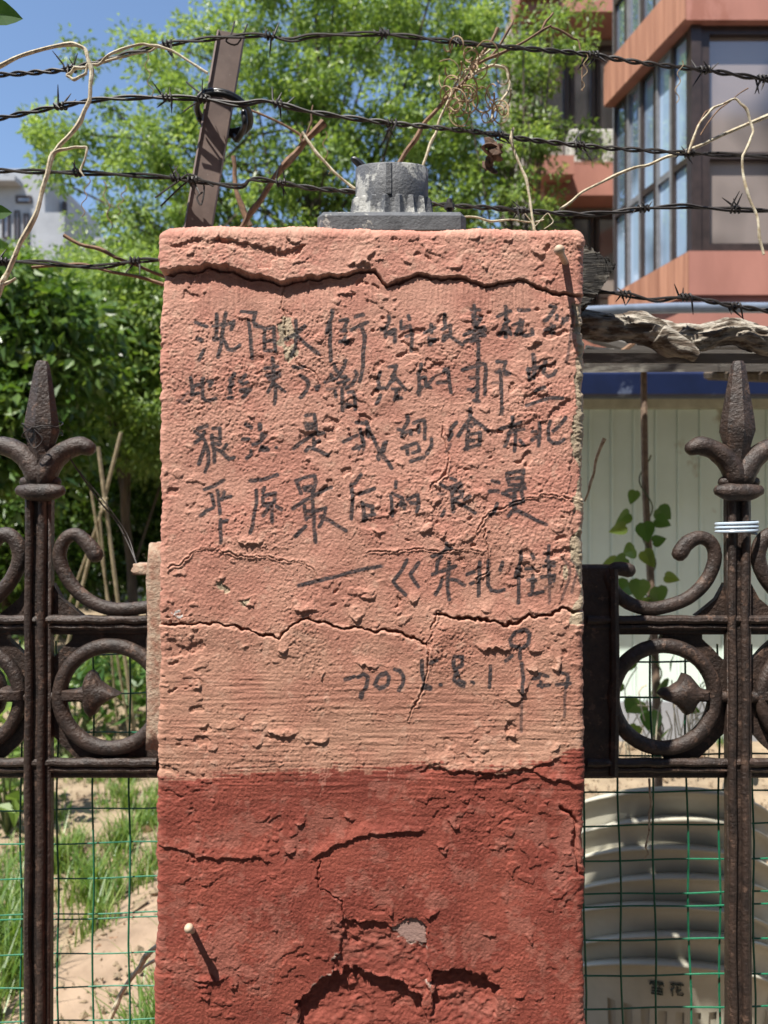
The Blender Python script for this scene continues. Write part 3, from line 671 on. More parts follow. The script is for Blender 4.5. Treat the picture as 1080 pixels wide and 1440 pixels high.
# ------------------------------------------------------------------ iron fence panels
df = 1.12; yf = df-D0
def fence(sx, xp, label, side):
    """sx=+1: ring to the right of the post (left panel); -1 mirrored. xp: post centre px"""
    o = empty('iron_fence', P(xp, 1440, df), label, 'fence')
    X = lambda u: xp+sx*u
    IR = M['iron']; dd = df
    # post : a core with two proud ribs
    mb = MB(); a = P(xp-17, 700, dd); b = P(xp+17, 700, dd); zb = .9; zt_ = P(0, 690, dd).z
    mb.box((a.x, yf-.005, 0.0), (b.x, yf+.012, zt_), bev=.003)
    for u in (-12, 6):
        q = [Vector((P(xp+u+math.sin(i*1.7)*.8, 0, dd).x, yf-.007, zt_-(zt_-.0)*(i/26))) for i in range(27)]
        mb.tube(q, .0062, seg=9, smooth=2, jit=.06)
    mb.build('post', IR, o)
    # finial: collar, two leaves, faceted spear
    f = MB(); c = P(xp+sx*2, 688, dd); 
    f.tube(PP([(xp-26, 690), (xp-12, 692), (xp+14, 692), (xp+28, 690)], dd-.012), [.009, .0135, .0135, .009], seg=12, dome=True)
    f.tube(PP([(xp-20, 678), (xp, 676), (xp+22, 678)], dd), [.009, .012, .009], seg=10, dome=True)
    f.build('collar', IR, o)
    f = MB()
    sp = [(508, 7), (514, 10), (530, 13), (560, 18), (590, 23), (606, 25), (622, 20), (645, 15), (676, 17)]
    rings = []
    for (py, hw) in sp:
        cx = xp+2*sx+(660-py)*.012; cc = P(cx, py, dd); w_ = hw/F*dd
        rings.append([cc+Vector((w_*math.cos(t), w_*.85*math.sin(t), 0)) for t in (R(-90), R(-38), R(0), R(38), R(90), R(142), R(180), R(218))])
    V = [v for r in rings for v in r]; n = 8
    f.add(V, [tuple(range(n))]+[(i*n+k, (i+1)*n+k, (i+1)*n+(k+1) % n, i*n+(k+1) % n) for i in range(len(sp)-1) for k in range(n)]+[tuple((len(sp)-1)*n+k for k in range(n))[::-1]])
    f.build('spear', IR, o, sharp=28)
    for s2 in (-1, 1):
        f = MB(); f.tube(PP([(xp+2+s2*4, 672), (xp+2+s2*16, 650), (xp+2+s2*34, 634), (xp+2+s2*54, 627), (xp+2+s2*66, 630)], dd-.004), [.017, .0165, .0150, .0145, .012], seg=12, dome=True, jit=.03); f.build('leaf', IR, o)
    # scrolls
    for s2 in (1, -1):
        if s2 == 1:
            pts = [(78, 780), (70, 768), (52, 752), (36, 758), (28, 778), (32, 800), (48, 826), (72, 846), (100, 856), (130, 856), (160, 852)]
            rr = [.0125, .0120, .0105, .0105, .0105, .0105, .0105, .0105, .0105, .0100, .0095]
            if side == 'R': pts = [(82, 778), (72, 764), (54, 756), (38, 764), (33, 786), (44, 815), (66, 838), (92, 850), (122, 856), (150, 850), (172, 834), (182, 812), (172, 800), (154, 802)]; rr = [.0125, .0120, .0105]+[.0105]*8+[.0105, .0105, .011]
        else: pts = [(-78, 780), (-70, 768), (-52, 752), (-36, 758), (-28, 778), (-32, 800), (-48, 826), (-72, 846), (-110, 858), (-150, 850)]; rr = [.0115]*10
        f = MB(); f.tube([P(X(u), v, dd) for u, v in pts], rr, seg=12, smooth=5, dome=True, up=(0, -1, 0), flat=.85, jit=.02); f.build('scroll', IR, o)
        # web behind the scroll foot
        f = MB(); f.prism([P(X(s2*u), v, dd+.006) for u, v in ([(18, 866), (18, 820), (30, 842), (52, 860), (60, 866)][::(1 if sx*s2 > 0 else -1)])], .012); f.build('web', IR, o, smooth=False)
    # rails
    for (v, h_) in ((876, 15), (1076, 17)):
        f = MB()
        l_, r2 = (-260, X(150 if side == 'L' else 0)+10) if side == 'L' else (824, 1330)
        if side == 'L': r2 = 222
        a = P(l_, v-h_*.2, dd); b = P(r2, v+h_+2, dd)
        f.box((a.x, yf+.002, b.z), (b.x, yf+.026, a.z), bev=.003)
        nn = 30
        for (vv, r0, yy) in ((v-5, .0068, -.002), (v+5, .0055, .000)):
            q = [Vector((P(l_+(r2-l_)*i/nn, 0, dd).x, yf+yy, P(0, vv+math.sin(i*2.3)*.8, dd).z)) for i in range(nn+1)]
            f.tube(q, r0, seg=9, smooth=1, jit=.07)
        f.build('rail', IR, o)
    # rings and arrowheads
    for s2 in (1, -1):
        cx, cy, ro = X(s2*(100 if side == 'L' else 105)), 980, 72
        f = MB(); q = [P(cx+ro*math.cos(t), cy+ro*math.sin(t), dd) for t in np.linspace(0, 2*math.pi, 49)]
        f.tube(q, .0115 if s2 == 1 else .0105, seg=12, smooth=1, up=(0, -1, 0), flat=.9, jit=.02); f.build('ring', IR, o)
        k = 1 if cx > xp else -1
        # solid web round the ring, left open in the two corners by the post
        f = MB(); q1 = []; q2 = []
        y0r, y1r = 886, 1066; xa, xb = X(s2*18), X(s2*172)
        for t in np.linspace(0, 2*math.pi, 97):
            ux, uy = math.cos(t), math.sin(t); r2_ = min(((xb if ux > 0 else xa)-cx)/ux if (ux > 0) == (xb > xa) and abs(ux) > 1e-6 else ((xa if ux*(xb-xa) < 0 else xb)-cx)/ux if abs(ux) > 1e-6 else 1e9, ((y1r if uy > 0 else y0r)-cy)/uy if abs(uy) > 1e-6 else 1e9)
            ap_ = abs(math.degrees(math.atan2(abs(uy), -ux*(1 if xb > xa else -1)))-45)
            if ap_ < 17: r2_ = min(r2_, 97+max(0, ap_-11)*5)
            r2_ = max(r2_, 72)
            q1.append(P(cx+66*ux, cy+66*uy, dd+.006)); q2.append(P(cx+r2_*ux, cy+r2_*uy, dd+.006))
        nq = len(q1); W3 = Vector((0, .012, 0)); VV = q1+q2+[v+W3 for v in q1]+[v+W3 for v in q2]
        f.add(VV, [fc_ for i in range(nq-1) for fc_ in ((i, i+1, nq+i+1, nq+i), (2*nq+i, 3*nq+i, 3*nq+i+1, 2*nq+i+1), (i, 2*nq+i, 2*nq+i+1, i+1), (nq+i, nq+i+1, 3*nq+i+1, 3*nq+i))])
        f.build('web', IR, o, smooth=False)
        # corner webs leaving small three-sided openings
        f = MB(); st = s2*sx
        f.tube([P(xp+st*18, 980, dd), P(xp+st*50, 979, dd), P(xp+st*78, 978, dd)], [.0085, .0085, .009], seg=10, up=(0, -1, 0), flat=.8)
        out = [(26, 972), (44, 972), (56, 968), (60, 954), (67, 945), (74, 950), (79, 961), (92, 970), (109, 979), (92, 988), (79, 997), (74, 1007), (67, 1011), (60, 1003), (56, 990), (44, 986), (26, 986)]
        if side == 'R': out = [(36, 974), (48, 972), (54, 964), (64, 952), (72, 950), (78, 962), (90, 970), (102, 972), (108, 979), (102, 986), (90, 990), (78, 998), (70, 1008), (60, 1004), (54, 992), (48, 986), (36, 986)]
        pl_ = [P(xp+st*u, v, dd-.013) for u, v in out]
        if st < 0: pl_ = pl_[::-1]
        f.prism(pl_, .022, bev=.007)
        f.tube([P(xp+st*50, 979, dd-.008), P(xp+st*100, 979, dd-.008)], [.006, .004], seg=8, smooth=1)
        f.build('arrowhead', IR, o, sharp=50)
    return o
fL = fence(1, 56, 'dark brown cast iron fence on the left, its spear tip wrapped in thin wire', 'L')
fR = fence(-1, 1038, 'dark cast iron fence on the right with pale blue wire round its post', 'R')
f = MB(); a = P(820, 795, df); b = P(866, 1094, df); f.box((a.x-.03, yf-.004, b.z), (b.x, yf+.03, a.z), bev=.004)
f.tube([P(862, 800, df-.004), P(864, 950, df-.004), P(862, 1090, df-.004)], .008, seg=8); f.build('end_plate', M['iron'], fR)
f = MB(); a = P(205, 860, df); b = P(235, 1094, df); f.box((a.x, yf-.002, b.z), (b.x, yf+.03, a.z), bev=.004); f.build('end_plate', M['iron'], fL)
# thin wire on left spear
f = MB(); c = P(60, 604, df); q = []
for i in range(60):
    t = i/59; a = t*2*math.pi*2.6; q.append(c+Vector((.029*math.cos(a), .024*math.sin(a), -.010+.022*t+.006*math.sin(a*1.5))))
f.tube(q, .0009, seg=5, smooth=1); f.tube(PP([(46, 600), (38, 612), (48, 630), (60, 618), (48, 604)], df-.03), .001, seg=5)
f.tube(PP([(85, 622, 1.11), (105, 655, 1.12), (140, 705, 1.14), (165, 735, 1.15), (185, 775, 1.14), (193, 795, 1.12)], df), .0012, seg=5)
f.tube(PP([(105, 655, 1.12), (150, 710, 1.13), (178, 750, 1.14), (190, 785, 1.12)], df), .0008, seg=5)
tag(f.build('binding_wire', M['wire']), 'thin dark wire wound round the left spear tip and strung to the pillar', 'wire')
f = MB(); c = P(1036, 742, df); q = []
for i in range(90):
    t = i/89; a = t*2*math.pi*3.1; q.append(c+Vector((.0295*math.cos(a), .8*.0295*math.sin(a), -.009+.018*t)))
f.tube(q, .0024, seg=8, smooth=1); tag(f.build('plastic_wire', M['bluewire']), 'pale blue plastic wire coiled round the right iron post', 'wire')

# ------------------------------------------------------------------ pillar
SC = F/D0                                  # photo pixels per metre on the front face
XL, XR = (225-540)/SC, (822-540)/SC; ZT = EYE+(725-321)/SC; DEP = .46; RC = .009
cols = []                                  # (x, y, nx, ny)
for y in list(np.linspace(DEP, .06, 50))+list(np.linspace(.057, RC, 17)): cols.append((XL, y, -1, 0))
for a in np.linspace(0, 90, 9)[1:-1]: cols.append((XL+RC-RC*math.cos(R(a)), RC-RC*math.sin(R(a)), -math.cos(R(a)), -math.sin(R(a))))
for x in np.arange(XL+RC, XR-RC+.0005, .001): cols.append((x, 0, 0, -1))
for a in np.linspace(0, 90, 9)[1:-1]: cols.append((XR-RC+RC*math.sin(R(a)), RC-RC*math.cos(R(a)), math.sin(R(a)), -math.cos(R(a))))
for y in list(np.linspace(RC, .057, 17))+list(np.linspace(.06, DEP, 50)): cols.append((XR, y, 1, 0))
cols = np.array(cols); RT = .011
rows = [(z, 0, 0) for z in np.linspace(-.02, .99, 80)]+[(z, 0, 0) for z in np.arange(1.0, ZT-RT, .001)]
rows += [(ZT-RT+RT*math.sin(R(a)), RT*(1-math.cos(R(a))), a) for a in np.linspace(0, 90, 13)]
rows += [(ZT+.0, RT+k*.004, 90) for k in range(1, 8)]
rows = np.array(rows)
nc, nr = len(cols), len(rows)
x_ = cols[:, 0][None]; z_ = rows[:, 0][:, None]
PX = 540+(x_-(cols[:, 1]*cols[:, 2])[None]*-1.0)*SC+0*z_
side_off = np.where(cols[:, 2] < -.99, -cols[:, 1], np.where(cols[:, 2] > .99, cols[:, 1], 0))
PX = 540+(x_+side_off[None])*SC+0*z_; PY = 725-(z_-EYE-rows[:, 1][:, None])*SC+0*x_
def fft_noise(sx, sz, seed, lo=0):
    """band-limited noise, feature size sx,sz in grid cells (= mm)"""
    rg = np.random.default_rng(seed); n = rg.normal(size=(nr, nc))
    fz = np.fft.fftfreq(nr)[:, None]; fx = np.fft.rfftfreq(nc)[None]
    k = np.exp(-((fx*sx)**2+(fz*sz)**2)*2.0)
    if lo: k = k*(1-np.exp(-((fx*sx*lo)**2+(fz*sz*lo)**2)*2.0))
    v = np.fft.irfft2(np.fft.rfft2(n)*k, s=(nr, nc)); return v/v.std()
sm = lambda a, b, x: (lambda t: t*t*(3-2*t))(np.clip((x-a)/(b-a), 0, 1))
def seg_dist(poly, pad):
    D = np.full((nr, nc), 1e3)
    xs2 = [p[0] for p in poly]; ys2 = [p[1] for p in poly]
    m = (PX > min(xs2)-pad) & (PX < max(xs2)+pad) & (PY > min(ys2)-pad) & (PY < max(ys2)+pad)
    if not m.any(): return D
    X_, Y_ = PX[m]+WX[m], PY[m]+WY[m]; best = np.full(X_.shape, 1e3)
    if len(poly) == 1: poly = [poly[0], poly[0]]
    for (x0, y0), (x1, y1) in zip(poly[:-1], poly[1:]):
        dx, dy = x1-x0, y1-y0; L2 = dx*dx+dy*dy+1e-9
        t = np.clip(((X_-x0)*dx+(Y_-y0)*dy)/L2, 0, 1); best = np.minimum(best, np.hypot(X_-x0-t*dx, Y_-y0-t*dy))
    D[m] = best; return D
def inpoly(poly):
    X_, Y_ = PX+WX*1.3, PY+WY*1.3; ins = np.zeros((nr, nc), bool)
    xs2 = [p[0] for p in poly]; ys2 = [p[1] for p in poly]
    m = (PX > min(xs2)-8) & (PX < max(xs2)+8) & (PY > min(ys2)-8) & (PY < max(ys2)+8)
    xm_, ym_ = X_[m], Y_[m]; r = np.zeros(xm_.shape, bool); n = len(poly)
    for i in range(n):
        (xa, ya), (xb, yb) = poly[i], poly[(i+1) % n]
        if ya == yb: continue
        c = ((ya > ym_) != (yb > ym_)) & (xm_ < (xb-xa)*(ym_-ya)/(yb-ya)+xa); r ^= c
    ins[m] = r; return ins
MMv = .001
WX = fft_noise(14, 14, 50)*1.6+fft_noise(5, 5, 51)*.8; WY = fft_noise(14, 14, 52)*1.6+fft_noise(5, 5, 53)*.8
g1 = fft_noise(2.1, 2.1, 1, lo=4); g2 = fft_noise(6, 5, 2, lo=4); g3 = fft_noise(22, 18, 3); g4 = fft_noise(80, 80, 4)
rough = .62+.38*sm(-.6, .9, g4)
smooth_top = sm(452, 415, PY)*sm(392, 400, PY)
streakzone = sm(925, 975, PY+8*g3)*sm(1130, 1085, PY)
redzone = sm(1070, 1100, PY)
rough = rough*(1-.55*smooth_top)*(1-.45*streakzone)*(1-.30*redzone)
H = g1*.27*rough+g2*.13*rough+g3*.14+g4*.8
# brushed streaks
st = fft_noise(38, 2.2, 5, lo=5); st2 = fft_noise(2.0, 30, 6)
H += st*.17*(streakzone+.35*redzone*sm(1300, 1150, PY)); H += st2*.16*(smooth_top*1.2+.4*sm(980, 1100, PY)+.1)
# wrinkled ridges
rd = fft_noise(17, 17, 7)+.35*fft_noise(6, 6, 8); zone = sm(-.3, .7, fft_noise(60, 60, 9))*(1-.6*redzone)*(1-.7*smooth_top)
H += np.exp(-(rd/.07)**2)*.75*zone
# peeled plates with crisp edges
pn = fft_noise(20, 14, 10)+.4*fft_noise(7, 6, 11)
zp = sm(.0, .9, fft_noise(70, 60, 12)+.15)
H -= sm(1.35, 1.50, pn)*1.7*zp*(1-.4*redzone); H += sm(1.25, 1.35, -pn)*1.0*zp
# lifted flakes : ramp out then stop dead at the lower edge
rf = np.random.default_rng(77)
dxm = 1.2
def flake(cx, cy, wpx, hpx, amp, ang=0.0):
    x0, x1, y0, y1 = cx-wpx*1.8-3, cx+wpx*1.8+3, cy-hpx*1.8-3, cy+hpx*1.8+3
    ci = np.where((PX[150] > x0) & (PX[150] < x1))[0]; ri = np.where((PY[:, 300] > y0) & (PY[:, 300] < y1))[0]
    if len(ci) < 2 or len(ri) < 2: return
    sl = (slice(ri[0], ri[-1]+1), slice(ci[0], ci[-1]+1))
    X_ = PX[sl]-cx+WX[sl]*1.2; Y_ = PY[sl]-cy+WY[sl]*1.2
    u = X_*math.cos(ang)+Y_*math.sin(ang); v = -X_*math.sin(ang)+Y_*math.cos(ang)
    u /= wpx; v /= hpx
    inside = (1-u*u > 0) & (v < np.sqrt(np.clip(1-u*u, 0, 1))*.9) & (v > -1.4)
    H[sl] += amp*np.where(inside, np.clip((v+1.4)/2.2, 0, 1)**1.6*np.clip(1-u*u, 0, 1)**.4, 0)
for _ in range(300):
    cy = rf.choice([rf.uniform(330, 372), rf.uniform(430, 960), rf.uniform(430, 960), rf.uniform(560, 960), rf.uniform(960, 1430)])
    s_ = rf.gamma(1.3, 2.3)+1.6
    flake(rf.uniform(228, 820), cy, s_*rf.uniform(.7, 1.5), s_*rf.uniform(.7, 1.2), rf.uniform(.5, 2.0)*min(1.3, s_/6), rf.uniform(-.6, .6))
for a in [(432, 850, 16, 9, 4.5), (520, 838, 14, 8, 3.5), (505, 862, 12, 12, 4), (598, 742, 12, 9, 4.5), (612, 700, 14, 9, 3), (690, 600, 9, 6, 2.5), (352, 690+68, 22, 8, 4), (535, 745, 9, 6, 3), (350, 845, 10, 7, 3.5),
          (455, 1035, 12, 9, 4), (400, 1025, 22, 7, 4.5), (692, 905, 26, 9, 5), (750, 905, 12, 10, 4), (748, 935, 9, 9, 4), (735, 960, 9, 14, 4.5), (785, 925, 7, 16, 4), (520, 930, 16, 8, 3.5), (630, 600, 7, 9, 3), (745, 515, 5, 12, 3),
          (428, 1150, 8, 12, 4), (415, 1185, 8, 16, 4), (640, 1150, 7, 12, 4), (550, 1275, 6, 12, 4), (607, 1280, 10, 8, 4), (690, 1310, 8, 8, 3), (745, 1310, 4, 22, 3), (335, 1380, 9, 9, 4.5), (300, 1370, 26, 4, 4), (490, 410, 12, 6, 3), (820-46, 392, 10, 6, 2.2), (640, 372, 14, 6, 2.5), (455, 470, 6, 14, 2.5)]:
    flake(*a[:4], a[4]*.68, rf.uniform(-.3, .3))
# the two long cracks
ck1 = [(215, 383), (231, 382), (262, 379), (288, 376), (333, 382), (360, 390), (395, 399), (430, 394), (474, 388), (505, 385), (528, 381), (538, 392), (545, 402), (560, 396), (587, 389), (620, 390), (655, 392), (683, 401), (700, 399), (728, 393), (750, 401), (779, 413), (800, 415), (835, 416)]
yc = np.interp(PX+WX*.7, [p[0] for p in ck1], [p[1] for p in ck1])+WY*.8
proud = np.interp(PX, [225, 300, 420, 480, 520, 560, 620, 690, 760, 822], [5.5, 7.2, 6.8, 5.0, 2.5, 3.6, 3.8, 2.6, 2.2, 1.8])
H += np.where(PY < yc, proud*(.55+.45*sm(60, 0, yc-PY)), 0)
gw_ = np.interp(PX, [225, 330, 420, 560, 700, 822], [2.6, 3.0, 1.6, 2.2, 1.6, 1.6])
H -= 9*np.exp(-((PY-yc)/gw_)**4)*1.0
H -= np.where((PY > yc), 1.4*sm(40, 0, PY-yc)*sm(560, 400, PX), 0)
ck2 = [(215, 878), (223, 878), (254, 879), (305, 878), (356, 887), (395, 895), (415, 876), (437, 871), (485, 881), (536, 887), (565, 892), (593, 905), (604, 910)]
ck3 = [(604, 912), (608, 885), (610, 862), (644, 868), (683, 870), (723, 876), (745, 867), (785, 861), (835, 857)]
d2 = seg_dist(ck2, 30); d3 = seg_dist(ck3[2:], 30)
H -= 8*np.exp(-(d2/np.interp(PX, [222, 330, 600], [1.0, 1.2, 1.5]))**4)+9*np.exp(-(d3/1.7)**4)
yk2 = np.interp(PX, [p[0] for p in ck2+ck3[3:]], [p[1] for p in ck2+ck3[3:]])+WY*.6
H += np.where(PY > yk2, 1.3, 0)*sm(40, 0, PY-yk2)*sm(2, 5, np.minimum(d2, d3)+2)
H += np.where((PY < yk2) & (PX > 610), 1.2, 0)*sm(30, 0, yk2-PY)
def groove(poly, wpx, dep, lip=0):
    global H
    d = seg_dist(poly, 25); H = H-dep*np.exp(-(d/wpx)**4)
    if lip: H = H+lip*np.exp(-((d-wpx*2.2)/(wpx*1.4))**2)
groove([(610, 862), (607, 890), (604, 912), (600, 950), (588, 985), (575, 1012)], 1.1, 2.2, .8)
groove([(620, 600), (632, 640), (622, 668), (605, 690)], 1.0, 1.6, .9)
groove([(400, 400), (398, 425), (402, 470), (420, 510), (452, 535)], .9, 1.8, .5)
groove([(672, 745), (690, 720), (760, 695), (800, 700), (822, 706)], .9, 1.4, 1.2)
groove([(682, 745), (688, 800), (670, 815)], .9, 1.4, 1.2); groove([(240, 800), (290, 772), (430, 790), (452, 812)], .8, 1.0, 1.2)
groove([(520, 776), (640, 772), (676, 776)], .8, 1.2, 1.0)
groove([(454, 1210), (453, 1246), (470, 1258), (485, 1269), (491, 1292)], 1.0, 2.5, .6)
groove([(788, 1136), (800, 1146), (807, 1160), (808, 1190), (816, 1230)], 3.0, 4.0, 1.0)
# ledges in the red zone: surface above the line stands proud and drops below it
def ledge(poly, amp, up=40, soft=1.2, down=0):
    global H
    xs2 = [p[0] for p in poly]; y2 = np.interp(PX+WX, xs2, [p[1] for p in poly])+WY*1.2
    env = sm(min(xs2)-2, min(xs2)+12, PX)*sm(max(xs2)+2, max(xs2)-12, PX)
    H = H+amp*env*np.where(PY < y2, sm(up, 0, y2-PY), 0)-down*env*np.where(PY >= y2, sm(30, 0, PY-y2), 0)
ledge([(222, 1186), (282, 1201), (330, 1204), (390, 1208)], 2.2, 26)
ledge([(440, 1212), (469, 1190), (502, 1177), (553, 1170), (578, 1165), (600, 1172)], 2.7, 22)
ledge([(600, 1076), (650, 1084), (700, 1088), (745, 1080), (790, 1062)], 2.2, 30)
ledge([(745, 1088), (790, 1098), (820, 1102)], 2.4, 16)
hole = inpoly([(489, 1292), (520, 1296), (548, 1300), (575, 1293), (597, 1294), (601, 1322), (604, 1366), (598, 1400), (570, 1382), (536, 1368), (497, 1360), (476, 1366), (484, 1330)])
H -= np.where(hole, 3.6+.45*g2+.8*g3, 0)
arch = inpoly([(424, 1445), (426, 1410), (446, 1388), (474, 1368), (497, 1360), (536, 1370), (570, 1384), (598, 1402), (604, 1470), (424, 1470)])
H -= np.where(arch, 10.5+.4*g2+1.0*g3-2.5*sm(1400, 1470, PY), 0)
rt = inpoly([(608, 1362), (638, 1362), (668, 1367), (700, 1382), (698, 1420), (690, 1470), (606, 1470)])
H -= np.where(rt, 8.0*sm(1475, 1380, PY)+.5*g2+1.0*g3, 0)
chip = inpoly([(546, 1300), (575, 1293), (596, 1294), (600, 1322), (585, 1319), (568, 1315)])
H += np.where(chip, 2.4-.35*g2, 0)
capflake = inpoly([(300, 338), (345, 342), (372, 352), (428, 348), (420, 362), (385, 368), (378, 380), (362, 378), (350, 356), (310, 346)])
H -= np.where(capflake, 2.6, 0)
p2 = inpoly([(240, 350), (262, 340), (300, 338), (330, 344), (300, 350), (262, 352)]); H -= np.where(p2, 1.6, 0)
worn_edge = inpoly([(806, 428), (812, 520), (806, 600), (800, 660), (806, 740), (790, 790), (788, 850), (800, 880), (830, 880), (830, 420)])
pt1 = inpoly([(395, 430), (408, 440), (418, 470), (420, 500), (405, 505), (392, 480)]); pt2 = inpoly([(310, 815), (318, 813), (322, 832), (312, 838)]); pt3 = inpoly([(335, 845), (355, 842), (348, 855)]); pt4 = inpoly([(245, 858), (258, 862), (256, 872), (246, 868)])
H -= np.where(worn_edge, .9, 0)+np.where(pt1, .9, 0)+np.where(pt2 | pt3, 1.5, 0)
# rougher vertical arrises
edge = np.maximum(sm(16, 0, PX-225), sm(16, 0, 822-PX)); H += g2*.30*edge+g3*.5*edge
H[chip] = (-1.6+.02*(PY-1308)+.06*g1)[chip]
H *= np.where(rows[:, 0] < .99, .3, 1)[:, None]
H = np.clip(H, -14, 11)
